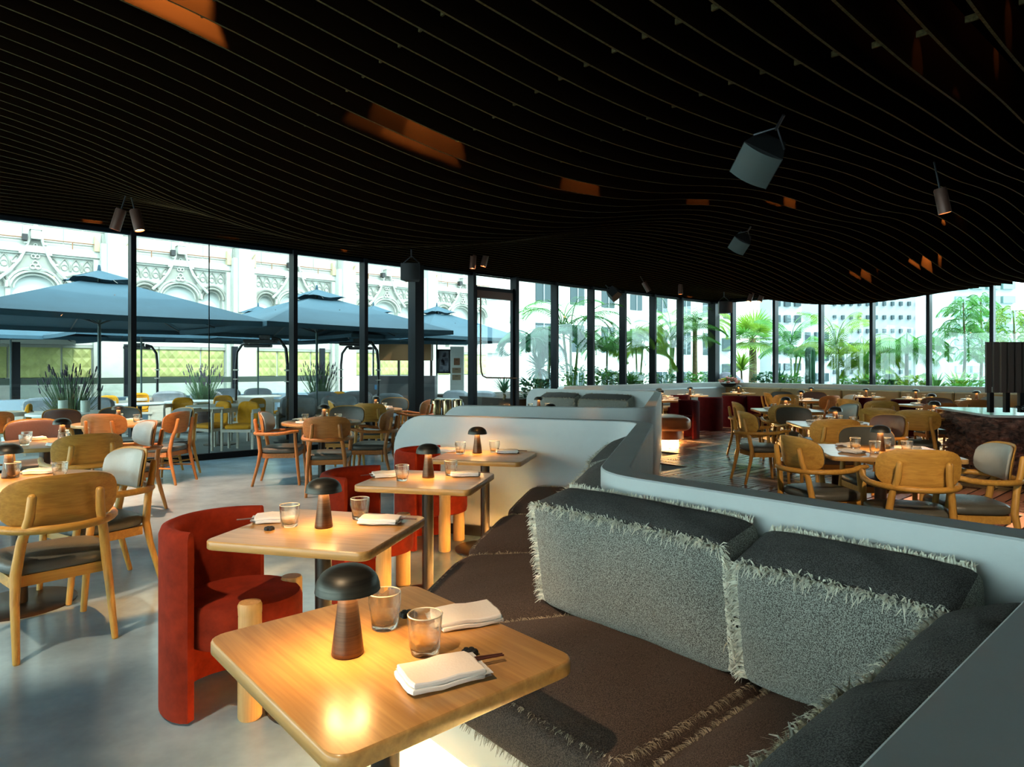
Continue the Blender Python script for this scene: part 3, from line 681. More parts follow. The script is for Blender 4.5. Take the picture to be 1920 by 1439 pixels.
# ------------------------------------------------ chairs
def outline(k, n=28, ex=3.2):
    A = 2 * pi * k / n; c, s_ = cos(A), sin(A)
    return (abs(c) ** (2 / ex) * (1 if c >= 0 else -1), abs(s_) ** (2 / ex) * (1 if s_ >= 0 else -1))
def shell(b, w, h, zc, y0, curv, tilt, th, sx=1.0, n=28, fwd=0.0, bulge=0.0):
    """curved rounded board; curv bends the sides forward"""
    def P(u, v, off):
        x = u * w / 2; z = v * h / 2; y = y0 + curv * (x / (w / 2)) ** 2 - z * tilt + off; return (x, y, zc + z)
    V = []; rings = (.0, .35, .7, .93, 1.0)
    for side, off in ((0, fwd), (1, fwd + th)):
        for r in rings[1:]:
            for k in range(n):
                u, v = outline(k, n); kk = r; o_ = off
                if r == 1.0: o_ = fwd + th * (.25 if side == 0 else .75)
                if side: o_ += bulge * (1 - r * r)
                V.append(P(u * kk * sx, v * kk, o_))
        V.append(P(0, 0, off + (bulge if side else 0)))
    m = 4 * n + 1; fs = []
    for side in (0, 1):
        o_ = side * m
        for r in range(3):
            for k in range(n):
                q = [o_ + r * n + k, o_ + r * n + (k + 1) % n, o_ + (r + 1) * n + (k + 1) % n, o_ + (r + 1) * n + k]; fs.append(q if side else q[::-1])
        for k in range(n):
            q = [o_ + 4 * n, o_ + k, o_ + (k + 1) % n]; fs.append(q[::-1] if side else q)
            q = q
    for k in range(n): fs.append([3 * n + k, 3 * n + (k + 1) % n, m + 3 * n + (k + 1) % n, m + 3 * n + k])
    b.add(V, fs, True)
def m_chair(arms, oak, oakv, pad, seatm):
    def mk():
        r = thing('dining_chair', '', 'chair')
        # seat
        def fs(a, bb, c):
            m = (abs(a) ** 4 + abs(bb) ** 4 + abs(c) ** 4) ** .25; a_, b_, c_ = a / m, bb / m, c / m
            return (a_ * (.255 + .02 * b_), b_ * .235 + .0, .435 + c_ * .042 + (.012 * (1 - a_ * a_) * (1 - b_ * b_) if c_ > 0 else 0))
        o = cube_mesh(fs, 8).build('seat', seatm, r, sharp=False)
        b = MB(); b.box((0, .19, .372), (.43, .03, .055)); b.box((0, -.19, .372), (.38, .03, .055)); b.box((-.215, 0, .372), (.03, .38, .055), .06); b.box((.215, 0, .372), (.03, .38, .055), -.06)
        b.build('seat_frame', oak, r)
        for s_ in (-1, 1):
            b = MB()
            if arms: b.tube([(s_ * .215, .245, .006), (s_ * .232, .215, .38), (s_ * .245, .20, .56), (s_ * .25, .195, .655)], [.017, .022, .021, .018], 9)
            else: b.tube([(s_ * .21, .215, .006), (s_ * .215, .195, .40)], [.014, .019], 9)
            b.build('leg', oakv, r)
            b = MB(); b.tube([(s_ * .215, -.315, .006), (s_ * .208, -.245, .28), (s_ * .20, -.222, .42), (s_ * .18, -.245, .58), (s_ * .155, -.282, .70), (s_ * .148, -.30, .805)], [.016, .021, .025, .0235, .0225, .021], 9, round_end=True)
            b.build('leg', oakv, r)
        b = MB(); shell(b, .53, .275, .765, -.265, .085, .16, .014); b.build('backrest', oak, r)
        b = MB(); shell(b, .505, .25, .765, -.263 + .014, .080, .16, .024, bulge=.012); b.build('back_pad', pad, r)
        if arms:
            P = []
            for k in range(25):
                A = pi * (k / 24) ; x = .275 * cos(A); y = -.02 - .305 * sin(A) ** .8 if 0 < k < 24 else -.02
                P.append((x, y, .635 + .006 * cos(A) ** 2))
            P = [(.245, .235, .672), (.262, .16, .668), (.277, .07, .650)] + P + [(-.277, .07, .650), (-.262, .16, .668), (-.245, .235, .672)]
            b = MB(); b.tube(P, [.017] + [.0215] * (len(P) - 2) + [.017], 9, round_end=True); b.build('arm_rail', oak, r)
        else:
            b = MB(); b.tube([(-.2, .2, .2), (-.2, -.26, .2)], .011, 6); b.tube([(.2, .2, .2), (.2, -.26, .2)], .011, 6); b.tube([(-.2, -.02, .2), (.2, -.02, .2)], .011, 6); b.build('stretcher', oak, r)
        return r
    return mk
CH = {'A': m_chair(1, OAK, OAKV, LEATHL, LEATH), 'B': m_chair(0, OAKO, OAKOV, LEATHB, LEATH), 'C': m_chair(1, OAKO, OAKOV, LEATHL, LEATH), 'D': m_chair(0, OAK, OAKV, LEATH, LEATH), 'E': m_chair(1, OAK, OAKV, LEATHB, LEATH), 'G': m_chair(1, OAK, OAKV, LEATH, LEATH)}
def chair(kind, xy, face, lb, group):
    """xy = backrest centre; face = direction it faces (world)"""
    l = math.hypot(*face); d = (face[0] / l, face[1] / l); loc = (xy[0] + d[0] * .25, xy[1] + d[1] * .25, 0)
    return place('chair' + kind, CH[kind], loc, math.atan2(d[1], d[0]) - pi / 2, lb, 'chair', group)
GL = 'wooden chairs by the terrace glazing'; GR = 'wooden chairs on the plank floor'
chair('A', (-2.32, 3.40), (-.74, .67), 'honey oak armchair nearest the camera at the left edge, seen from behind', GL)
chair('A', (-2.60, 4.53), (-.55, -.80), 'oak armchair with pale grey leather back, turned to the leftmost table', GL)
chair('A', (-3.52, 5.48), (-.72, .66), 'olive-toned oak armchair seen from behind, second row at the left', GL)
chair('C', (-3.76, 6.84), (-.66, -.75), 'oak armchair with almost white back pad, facing the lamp table at left', GL)
chair('E', (-5.15, 7.05), (.75, -.72), 'chair with brown leather back at the left edge, far side of the second table', GL)
chair('B', (-4.92, 7.85), (-.1, 1), 'orange oak chair seen squarely from behind, between the two left tables', GL)
chair('B', (-4.18, 8.30), (-.98, .12), 'orange oak side chair standing clear by the terrace glass, seen from behind', GL)
chair('D', (-4.52, 9.12), (-.55, -.83), 'side chair with blue-grey back tucked behind the orange one by the glass', GL)
chair('G', (-5.52, 9.25), (.4, -.9), 'chair with grey leather back beyond the third left table', GL)
chair('E', (-6.05, 8.75), (.9, -.35), 'chair with dark brown leather back beyond the third left table', GL)
chair('B', (-6.45, 8.15), (-.8, .45), 'low orange chair back peeking above the brown leather one at far left', GL)
chair('C', (-2.10, 7.42), (-.2, 1), 'oak armchair seen squarely from behind at the round table by the glass', GL)
chair('C', (-3.13, 8.22), (1, .12), 'oak armchair in side view on the left of the round table by the glass', GL)
chair('C', (-1.58, 8.55), (-1, .05), 'oak armchair in side view on the right of the round table by the glass', GL)
chair('G', (-2.38, 9.55), (-.05, -1), 'chair with grey back on the far side of the round table by the glass', GL)
chair('E', (-2.22, 10.15), (-.1, 1), 'oak chair seen from behind at the farthest round table on the left', GL)
chair('C', (-1.45, 11.35), (-1, .08), 'oak armchair in side view on the right of the farthest round table', GL)
chair('G', (-3.05, 11.0), (1, .25), 'dark-backed chair on the left of the farthest round table', GL)
chair('G', (-2.15, 12.15), (-.1, -1), 'grey-backed chair on the far side of the farthest round table', GL)
chair('G', (2.76, 4.42), (.24, .97), 'large oak armchair seen from behind over the screen, at the right', GR)
chair('G', (2.27, 5.30), (1, .22), 'oak armchair in side view left of the nearest plank-floor table', GR)
chair('A', (3.62, 4.82), (-.95, .22), 'oak armchair with pale grey-green back at the right edge, by the rock counter', GR)
chair('G', (3.32, 6.22), (-.05, -1), 'armchair with grey leather back behind the nearest plank-floor table', GR)
chair('E', (4.50, 7.75), (-.95, -.25), 'chair with mauve-brown leather back behind the nearest right-hand lamp', GR)
chair('G', (3.50, 7.05), (.12, 1), 'oak armchair seen from behind at the second plank-floor table', GR)
chair('G', (2.92, 8.30), (1, .08), 'oak armchair in side view standing free on the planks, second from the screen', GR)
chair('G', (3.60, 10.6), (1, -.05), 'oak armchair in side view just left of the third plank-floor table', GR)
chair('G', (3.98, 9.35), (0, -1), 'chair with olive-grey leather back behind the second plank-floor table', GR)
chair('G', (4.10, 9.75), (.1, 1), 'oak chair seen from behind at the third plank-floor table', GR)
chair('A', (5.25, 10.1), (-1, -.05), 'chair with white-grey back pad facing left, beyond the second table', GR)
chair('D', (5.65, 14.6), (1, -.1), 'small oak chair in side view near the flower bowl', GR)
chair('D', (5.70, 13.6), (.1, 1), 'small oak chair seen from behind in the far row, left part', GR)
chair('E', (7.05, 15.3), (-.3, -1), 'small chair with brown back beyond the far square table', GR)
chair('B', (6.35, 13.0), (-.35, 1), 'orange oak chair in the far row, seen from behind', GR)
chair('A', (7.05, 13.6), (-1, .1), 'small chair with pale grey back beside the far orange one', GR)
chair('G', (6.35, 15.5), (-.1, -1), 'small chair with dark grey back in the far row, right of the flowers', GR)
chair('D', (5.28, 8.55), (.55, .83), 'oak side chair seen from behind close to the rock counter', GR)
chair('D', (4.98, 8.95), (.75, .65), 'oak side chair half hidden on the left of the one by the rock counter', GR)
chair('D', (6.15, 10.9), (.35, .93), 'oak chair seen from behind beyond the rock-counter pair', GR)
chair('E', (5.9, 11.6), (.9, .3), 'chair with purple-brown back pad left of the far oak one', GR)
chair('E', (7.9, 12.2), (-.5, -.86), 'chair with near-black leather back in front of the garden bench', GR)
chair('B', (6.75, 10.3), (.2, 1), 'orange oak chair back behind the rock counter, left one', GR)
chair('B', (8.0, 11.3), (.2, 1), 'orange oak chair back behind the rock counter, right one', GR)
chair('A', (9.6, 13.0), (-.9, -.4), 'pale chair back between the posts of the slatted screen', GR)

# barrel chairs in red velvet with two timber drums for front legs
def m_barrel(vel):
    def mk():
        r = thing('barrel_chair', '', 'chair')
        R0, TK = .30, .065; V = []; m = 26
        for i in range(m):
            A = pi * 1.5 - radians(84) + radians(168) * i / (m - 1); e = min(i, m - 1 - i); k = 1 if e > 1 else (.55, .88)[e]
            for rr, z in ((R0 - TK / 2 - TK / 2 * k, .012), (R0 - TK / 2 - TK / 2 * k, .745), (R0 - TK / 2 - TK * .34 * k, .773), (R0 - TK / 2, .782), (R0 - TK / 2 + TK * .34 * k, .773), (R0 - TK / 2 + TK / 2 * k, .745), (R0 - TK / 2 + TK / 2 * k, .012)):
                V.append((rr * cos(A), rr * sin(A) * 1.02, z))
        b = MB(); b.add(V, [[i * 7 + k, i * 7 + (k + 1) % 7, i * 7 + 7 + (k + 1) % 7, i * 7 + 7 + k] for i in range(m - 1) for k in range(7)] + [[6, 5, 4, 3, 2, 1, 0], [(m - 1) * 7 + k for k in range(7)]], True)
        b.build('curved_back', vel, r)
        b = MB(); b.lathe([(0, .27), (.20, .27), (.232, .285), (.238, .32), (.238, .43), (.228, .458), (.19, .468), (0, .474)], 32, (0, .03, 0),
                          fl=lambda q, z, A: q * (1 + .12 * max(0, sin(A)) ** 3 - .04 * max(0, cos(A - radians(50))) ** 30 - .04 * max(0, cos(A - radians(130))) ** 30)); b.build('seat', vel, r)
        for s_ in (-1, 1):
            b = MB(); b.lathe([(0, 0), (.044, 0), (.048, .008), (.048, .425), (.0472, .429), (.048, .433), (.048, .468), (.043, .479), (0, .481)], 18, (s_ * .172, .175, 0)); b.build('leg', EDGEW, r)
        return r
    return mk
def barrel(c, face, lb, k='n', group='barrel chairs'):
    return place('barrel' + k, m_barrel(VELV if k == 'n' else VELVD), (c[0], c[1], 0), math.atan2(face[1], face[0]) - pi / 2, lb, 'chair', group)
GB = 'red velvet barrel chairs of the booth'
barrel((-1.23, 2.92), (.98, -.17), 'rust-red velvet barrel chair in full view, left of the second booth table', 'n', GB)
barrel((-.93, 4.24), (.98, -.19), 'rust-red velvet barrel chair left of the third booth table', 'n', GB)
barrel((-.66, 5.40), (.97, -.25), 'rust-red velvet barrel chair left of the farthest booth table', 'n', GB)
GC = 'red barrel chairs at the garden bench'
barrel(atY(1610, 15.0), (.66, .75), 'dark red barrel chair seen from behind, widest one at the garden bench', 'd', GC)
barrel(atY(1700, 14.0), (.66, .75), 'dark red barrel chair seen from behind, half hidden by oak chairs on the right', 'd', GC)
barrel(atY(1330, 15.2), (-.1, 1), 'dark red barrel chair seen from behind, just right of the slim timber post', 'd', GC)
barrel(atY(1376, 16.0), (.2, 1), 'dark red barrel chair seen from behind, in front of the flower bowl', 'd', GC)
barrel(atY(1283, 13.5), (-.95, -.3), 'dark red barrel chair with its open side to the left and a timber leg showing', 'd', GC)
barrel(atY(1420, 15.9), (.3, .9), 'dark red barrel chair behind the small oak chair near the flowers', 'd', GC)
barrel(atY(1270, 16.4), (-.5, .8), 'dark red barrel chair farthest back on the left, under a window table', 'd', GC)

# ------------------------------------------------ tables of the booth and what stands on them
GT = 'oak tables of the nearest booth'
sqt = m_table(rrect(.725, .635, .045), .24)
T1 = ((-.318, 1.645), radians(-48.5)); T2_ = ((-.825, 2.87), radians(-14)); T3 = ((-.53, 4.13), radians(-12)); T4 = ((-.215, 5.24), radians(-14))
for (c, yw), lb in ((T1, 'square oak table with rounded corners nearest the camera'), (T2_, 'second oak booth table, in front of the red barrel chair'), (T3, 'third oak booth table, above and right of the second'), (T4, 'farthest oak booth table, against the cross screen')):
    place('sqt', sqt, (c[0], c[1], 0), yw, lb, 'table', GT)
def P75(px, py): return at(px, py, .75)[:2]
GG = 'clear faceted tumblers'; GLAM = 'bronze mushroom table lamps'; GD = 'napkin place settings'
for px, py, lb in ((652, 1226, 'bronze mushroom lamp on the nearest table'), (607, 989, 'bronze mushroom lamp on the second booth table'), (803, 896, 'bronze mushroom lamp on the third booth table'), (895, 850, 'bronze mushroom lamp on the farthest booth table')):
    put('lamp', P75(px, py), lb, .4, .75, GLAM)
for px, py, lb in ((721, 1178, 'clear tumbler beside the lamp dome on the nearest table'), (797, 1226, 'clear tumbler in front of the napkin on the nearest table'), (543, 988, 'clear tumbler left of the lamp on the second booth table'), (675, 974, 'clear tumbler right of the lamp on the second booth table'),
                   (754, 902, 'clear tumbler left of the lamp on the third booth table'), (845, 892, 'clear tumbler right of the lamp on the third booth table'), (863, 852, 'clear tumbler left of the lamp on the farthest booth table'), (927, 849, 'clear tumbler right of the lamp on the farthest booth table')):
    put('glass', P75(px, py), lb, px * .1, .75, GG)
for px, py, a, lb in ((833, 1272, 27, 'white tray with folded napkin and chopsticks nearest the camera'), (868, 1166, 200, 'folded white napkin on a tray behind the front tumbler on the nearest table'), (513, 977, -165, 'napkin tray at the left end of the second booth table'), (716, 981, -5, 'napkin tray at the right end of the second booth table'),
                      (722, 894, -160, 'napkin tray at the left end of the third booth table'), (874, 893, 5, 'napkin tray at the right end of the third booth table'), (838, 847, 175, 'napkin tray at the left end of the farthest booth table'), (953, 850, 0, 'napkin tray at the right end of the farthest booth table')):
    put('dish', P75(px, py), lb, radians(a), .75, GD)
for px, py, lb in ((880, 1229, 'black flower-shaped chopstick rest at the napkin nearest the camera'), (763, 1156, 'black flower-shaped chopstick rest between the two tumblers of the nearest table'), (505, 994, 'black chopstick rest on the second booth table')):
    put('rest', P75(px, py), lb, .2, .75, 'black chopstick rests')

# ------------------------------------------------ round tables on the left
rnd_t = m_table(circ(.50), .30, .045)
def setting(c, r, angs, n_gl, name, lampxy=None, lampname=True):
    put('lamp', lampxy or c, 'bronze mushroom lamp on ' + name, .3, .75, 'lamps of the outer tables')
    for i, a in enumerate(angs):
        A = radians(a); w = ('near left', 'near right', 'far right', 'far left')[int(((a - 180) % 360) // 90)] if False else dirname(a)
        put('dish', (c[0] + r * .70 * cos(A), c[1] + r * .70 * sin(A)), 'napkin tray on the %s side of %s' % (w, name), A + pi / 2, .75, 'napkin place settings of the outer tables')
        put('glass', (c[0] + r * .42 * cos(A + .45), c[1] + r * .42 * sin(A + .45)), 'clear tumbler on the %s side of %s' % (w, name), A, .75, 'tumblers of the outer tables')
def dirname(a):
    a %= 360
    return ['right-hand', 'far right', 'far', 'far left', 'left-hand', 'near left', 'near', 'near right'][int(((a + 22.5) % 360) // 45)]
LT = [((-3.02, 4.02), 'the leftmost table', (20, 110), (-3.2, 4.17)), ((-4.36, 6.12), 'the second left table', (-35, 55, 140, 235), (-4.32, 6.3)), ((-5.02, 8.35), 'the third left table by the glass', (0, 90, 160, 250), (-5.1, 8.5)),
      ((-2.48, 8.55), 'the round table by the glass', (-20, 70, 160, 250), (-2.5, 8.72)), ((-2.38, 11.2), 'the farthest round table on the left', (-30, 60, 150, 240), (-2.35, 11.3))]
for c, nm, an, lp in LT:
    place('rndt', rnd_t, (c[0], c[1], 0), .5, 'round oak pedestal table, ' + nm, 'table', 'round oak tables by the terrace glazing')
    setting(c, .5, an, 4, nm, lp)
# ------------------------------------------------ right hand tables
big_t = m_table(rrect(.98, .90, .05), .30, .045); sm_t = m_table(rrect(.74, .64, .05), .22, .03)
RT = [((3.10, 5.52), 'the nearest plank-floor table', -12, (35, 125, 215, 305)), ((4.02, 8.15), 'the second plank-floor table', -10, (35, 125, 215, 305)), ((4.55, 10.9), 'the third plank-floor table', -10, (40, 130, 220)), ((6.3, 14.3), 'the far square table in the chair row', 0, (40, 220)),
      ((6.15, 9.55), 'the table behind the rock counter, left', 10, (100, 190, 280)), ((7.9, 12.35), 'the table behind the rock counter, right', 10, (100, 190, 280)), ((3.25, 14.3), 'the table between second booth and garden bench', 5, (20, 200))]
for c, nm, yw, an in RT:
    place('bigt', big_t, (c[0], c[1], 0), radians(yw), 'square oak table, ' + nm, 'table', 'square oak tables on the plank floor')
    setting(c, .46, [a + yw for a in an], 4, nm)
for px, nm in ((1385, 'the garden-bench table before the flowers'), (1521, 'the second garden-bench table from the flowers'), (1624, 'the third garden-bench table from the flowers'), (1717, 'the fourth garden-bench table from the flowers'), (1831, 'the garden-bench table left of the slatted screen')):
    x, y = onS(px, 16.75); place('smt', sm_t, (x, y, 0), TH, 'small oak table, ' + nm, 'table', 'small tables at the garden bench'); setting((x, y), .38, (TH * 57.3 + 60, TH * 57.3 - 110), 2, nm)
for px, t_, nm in ((1294, 9.55, 'the window table under the left garden panes'), (1236, 9.4, 'the window table farthest left')):
    x, y = onT(px, t_); place('smt', sm_t, (x, y, 0), TH, 'small oak table, ' + nm, 'table', 'small tables at the garden bench'); setting((x, y), .38, (200, 20), 2, nm)
for c, nm, yw in (((.45, 11.05), 'the farther table of the second booth', -14), ((.52, 8.85), 'the nearer table of the second booth', -14)):
    place('smt', sm_t, (c[0], c[1], 0), radians(yw), 'small oak table, ' + nm, 'table', 'tables of the second booth'); setting(c, .36, (170, -10), 2, nm)

# ------------------------------------------------ long garden bench in tan leather
bn = thing('long_banquette', 'long tan leather banquette with segmented back under the garden windows', 'bench', R(SW - .7, 5))
def bpart(name, s0, s1, t0, t1, z0, z1, m, ch=.03):
    b = MB(); c = R((s0 + s1) / 2, (t0 + t1) / 2, (z0 + z1) / 2); l = bn.location
    b.box((c[0] - l[0], c[1] - l[1], c[2] - l[2]), (abs(s1 - s0), abs(t1 - t0), z1 - z0), TH, 0, ch); return b.build(name, m, bn)
ts = [t_of(p) for p in (1340, 1479, 1592, 1700, 1800, 1925, 2100)]
for a, c in zip(ts, ts[1:]):
    a2 = min(a, TW - .5)
    bpart('back_panel', SW - .48, SW - .34, c + .008, a2 - .008, .46, .90, TAN)
    bpart('seat_pad', SW - 1.0, SW - .48, c + .008, a2 - .008, .36, .47, TAN)
bpart('base', SW - .92, SW - .36, ts[-1], TW - .5, .1, .36, TAN, 0)
bpart('light_strip', SW - .88, SW - .84, ts[-1], TW - .6, .07, .09, STRIP, 0)
bpart('back_panel', 12.2, SW - .5, TW - .72, TW - .58, .46, .90, mat('blue_grey_leather', (.25, .31, .33), .45)); bpart('seat_pad', 12.2, SW - 1.0, TW - 1.25, TW - .72, .36, .47, TAN); bpart('base', 12.3, SW - .9, TW - 1.18, TW - .6, 0, .36, TAN, 0)
# rounded cognac leather bench end beyond the second booth screen
b = MB(); r = thing('leather_bench_end', 'rounded cognac leather bench end glowing from below, beside the second booth screen', 'bench', (2.95, 12.6, 0))
def fb(a, bb, c):
    m = (abs(a) ** 3.5 + abs(bb) ** 3.5 + abs(c) ** 3.5) ** (1 / 3.5); return (a / m * .42, bb / m * .55, .40 + c / m * .15)
cube_mesh(fb, 12).build('seat_roll', TANB, r)
b = MB(); b.lathe([(.30, .08), (.33, .10), (.30, .3), (0, .3)], 24); b.build('base', TANB, r)
b = MB(); b.lathe([(.24, .0), (.24, .08)], 24); b.build('light_strip', STRIP, r)
# ------------------------------------------------ rock counter with slatted screen at the right edge
def m_rock():
    rk = thing('rock_counter', 'rough red-brown boulder counter with a pale polished top at the right edge', 'counter', (7.30, 8.2, 0))
    rnd = random.Random(4)
    def f(a, b_, c):
        m = (abs(a) ** 12 + abs(b_) ** 12 + abs(c) ** 12) ** (1 / 12); a_, bb, c_ = a / m, b_ / m, c / m
        tp = 1 - .08 * ((1 - c_) / 2) ** 1.3; x = a_ * 1.50 * tp + .12 * (1 - c_) / 2; y = bb * .85 * tp
        n = .05 * sin(x * 5 + c_ * 4) * sin(y * 7 + 3 * c_) + .03 * sin(x * 13 + 9 * c_ + y * 5) + .03 * sin(x * 29 - c_ * 23 + y * 17) + .02 * sin(47 * x + 31 * c_) + rnd.gauss(0, .007)
        if c_ > .93: n = 0
        return (x + n * a_, y + n * bb - n * .4 * (1 if abs(bb) > .9 else 0) * 1, .455 + c_ * .415)
    cube_mesh(f, 40).build('rough_body', ROCK, rk, sharp=False)
    b = MB(); b.box((0, 0, .877), (3.0, 1.7, .03), 0, 0, .008); b.build('polished_top', MARB, rk)
    rk.rotation_euler = (0, 0, radians(-14)); return rk
m_rock()
sc = thing('slatted_screen', 'dark slatted timber box standing on black posts upon the rock counter', 'screen', (0, 0, 0))
x0, _ = atY(1846, 7.75)[:2]
for i in range(14):
    b = MB(); b.box((x0 + .045 + i * .088, 7.75, 1.455), (.060, .028, .60)); b.build('slat', mat('dark_slat', (.085, .062, .052), .55) if i == 0 else bpy.data.materials['dark_slat'], sc)
b = MB(); b.box((x0 + .85, 7.86, 1.455), (1.22, .16, .60)); b.build('box_core', BLACKM, sc)
for px in (1857, 1887, 1914, 1960):
    b = MB(); p = atY(px, 7.8); b.box((p[0], 7.8, 1.04), (.05, .05, .24)); b.build('post', BLACK, sc)
b = MB()
for k in range(9):
    P = [(5.95 + .12 * cos(a * .5 + k) * (1 + .1 * k), 7.45 + .1 * sin(a * .5 + k * 2), .95 + .02 + .05 * abs(sin(a * .25 + k * .7))) for a in range(14)]
    b.tube(P, .004, 5)
tag(b.build('wire_coil', BLACK), 'small tangle of black wire lying on the pale counter top', 'wire')

# flower bowl at the corner column
fl = thing('flower_bowl', 'low bowl of pink and green flowers on the bench back by the corner column', 'flowers', (*onS(1366, SW - .56), .90)); fl.scale = (.75, .75, .8)
b = MB(); b.lathe([(0, 0), (.16, 0), (.28, .08), (.30, .12), (.27, .12), (0, .10)], 20); b.build('bowl', BLACKM, fl)
rnd = random.Random(3); PK = mat('pink_petal', (.70, .28, .22), .8); PY = mat('yellow_petal', (.65, .50, .05), .8)
for nm, m_, n_, r_ in (('pink_blooms', PK, 34, .075), ('yellow_blooms', PY, 12, .06), ('bowl_leaves', LEAF, 60, .05)):
    b = MB()
    for i in range(n_):
        a, q = rnd.uniform(0, 6.28), rnd.uniform(.1, .42); c = (q * cos(a), q * .6 * sin(a), .14 + .22 * (1 - (q / .45) ** 2) * rnd.uniform(.5, 1))
        if nm != 'bowl_leaves': b.lathe([(0, -r_ * .6), (r_ * .8, -r_ * .2), (r_, r_ * .2), (r_ * .5, r_ * .5), (0, r_ * .35)], 7, c)
        else:
            d = (cos(a) * .09, sin(a) * .09, rnd.uniform(-.02, .1)); s_ = (-sin(a) * .03, cos(a) * .03, 0)
            b.add([c, (c[0] + d[0] / 2 + s_[0], c[1] + d[1] / 2 + s_[1], c[2] + d[2]), (c[0] + d[0], c[1] + d[1], c[2] + d[2] * .8), (c[0] + d[0] / 2 - s_[0], c[1] + d[1] / 2 - s_[1], c[2] + d[2])], [[0, 1, 2, 3]])
    o = b.build(nm, m_, fl); o['kind'] = 'stuff'

# ------------------------------------------------ ceiling fixtures
def m_spot():
    r = thing('ceiling_spotlight', '', 'spotlight'); b = MB()
    b.lathe([(0, .24), (.048, .24), (.055, .225), (.055, .0), (.047, .0), (.045, .02), (0, .02)][::-1], 20); b.build('cylinder_body', mat('bronze_spot_body', (.14, .07, .05), .45, .4), r)
    b = MB(); b.lathe([(0, .012), (.045, .012)], 20); b.f = [q[::-1] for q in b.f]; b.build('lens', SPOTE, r)
    b = MB(); b.tube([(0, 0, .23), (0, 0, .50)], .009, 6); b.build('stem', BLACK, r); return r
def spot(px, py, Y, tilt, lb, e=60, sc=1.0):
    z = EH + (HZ - py) / F * Y; x = (px - 960) / F * Y
    o = place('spot', m_spot, (x, Y, z), 0, lb, 'spotlight', 'bronze cylinder ceiling spotlights', sc); o.rotation_euler = (tilt[0], tilt[1], 0)
    if e:
        L = bpy.data.lights.new('spot_beam', 'SPOT'); L.energy = e; L.color = (1, .54, .32); L.spot_size = radians(62); L.spot_blend = .35; L.shadow_soft_size = .03
        q = bpy.data.objects.new('spot_beam', L); COL.objects.link(q); q.parent = o; q.location = (0, 0, -.02)
spot(215, 431, 7.3, (0, radians(18)), 'left one of the pair of bronze spotlights by the terrace glass', 330)
spot(262, 433, 7.3, (radians(0), radians(-14)), 'right one of the pair of bronze spotlights by the terrace glass', 330)
spot(1772, 400, 6.2, (0, radians(-12)), 'single bronze spotlight hanging at the right, over the rock counter', 420)
spot(886, 504, 11.8, (0, radians(4)), 'small bronze spotlight with star glare above the terrace door', 150)
spot(906, 500, 11.9, (0, radians(14)), 'small unlit-looking spotlight right beside the one above the door', 0)
spot(1217, 547, 14.6, (0, radians(-30)), 'small bright spotlight above the plank floor, near the garden panes', 60)
spot(1276, 552, 15.6, (0, 0), 'tiny pale spotlight right of the bright one near the garden panes', 60)
spot(1404, 566, 15.5, (0, radians(20)), 'left one of two tiny dark spotlights by the corner panes', 0)
spot(1424, 566, 15.5, (0, radians(20)), 'right one of two tiny dark spotlights by the corner panes', 0)
def aimed(x, y, z, tx, ty, tz, e, ang, lb):
    import mathutils
    o = place('spot', m_spot, (x, y, z), 0, lb, 'spotlight', 'bronze cylinder ceiling spotlights'); o.rotation_euler = mathutils.Vector((tx - x, ty - y, tz - z)).to_track_quat('-Z', 'Y').to_euler()
    L = bpy.data.lights.new('spot_beam', 'SPOT'); L.energy = e; L.color = (1, .74, .50); L.spot_size = radians(ang); L.spot_blend = .5; L.shadow_soft_size = .04
    q = bpy.data.objects.new('spot_beam', L); COL.objects.link(q); q.parent = o; q.location = (0, 0, -.02)
aimed(-1.0, .45, 3.0, -.30, 1.55, .75, 90, 36, 'bronze spotlight over the near end of the booth'); aimed(-1.9, 1.5, 3.0, -.85, 2.9, .75, 130, 44, 'bronze spotlight over the middle of the booth')
aimed(-2.9, 2.1, 3.1, -2.6, 3.9, .8, 150, 50, 'bronze spotlight added unseen over the leftmost table to brighten its chairs'); aimed(1.9, 1.9, 2.9, 3.0, 4.9, .8, 200, 42, 'bronze spotlight added unseen above the long screen to brighten the right-hand chairs')  # both lamps added out of view to brighten the chairs below
def m_speaker():
    r = thing('ceiling_speaker', '', 'speaker'); b = MB()
    P = [(-.15, -.10), (.15, -.10), (.10, .14), (-.10, .14)]; b.prism(P, -.13, .13); b.build('cabinet', BLACKM, r)
    b = MB(); b.grid(lambda u, v: ((2 * u - 1) * .145, -.103 - .035 * (1 - (2 * u - 1) ** 2), (2 * v - 1) * .125), 9, 3); b.prism([(-.145, -.103), (.145, -.103), (0, -.10)], -.125, -.122); b.build('grille', mat('pale_speaker_grille', (.055, .072, .066), .6), r)
    b = MB(); b.tube([(-.12, .0, .15), (0, .02, .26), (.12, .0, .15)], .009, 6); b.tube([(0, .02, .24), (0, .02, .36)], .012, 6); b.build('yoke', BLACK, r); return r
def m_dspeaker():
    r = m_speaker()
    for c in r.children:
        if c.name.startswith('grille'): c.data = c.data.copy(); c.data.materials[0] = BLACKM
    return r
def speaker(px, py, Y, rot, sc, lb, dark=0):
    z = EH + (HZ - py) / F * Y; o = place('dspeaker' if dark else 'speaker', m_dspeaker if dark else m_speaker, ((px - 960) / F * Y, Y, z), 0, lb, 'speaker', 'ceiling speakers', sc); o.rotation_mode = 'YXZ'; o.rotation_euler = [radians(a) for a in rot]
speaker(1424, 300, 4.6, (38, 40, -42), .95, 'nearest ceiling speaker with a pale curved grille, at centre right')
speaker(1388, 456, 8.2, (38, 40, -38), .72, 'second ceiling speaker with a pale face, below the nearest one')
speaker(1151, 551, 13.5, (20, 45, 150), .8, 'small dark diamond-shaped speaker against the garden panes', 1)
speaker(771, 511, 10.2, (0, 0, 0), 1.0, 'black box speaker in front of the thick terrace column', 1)
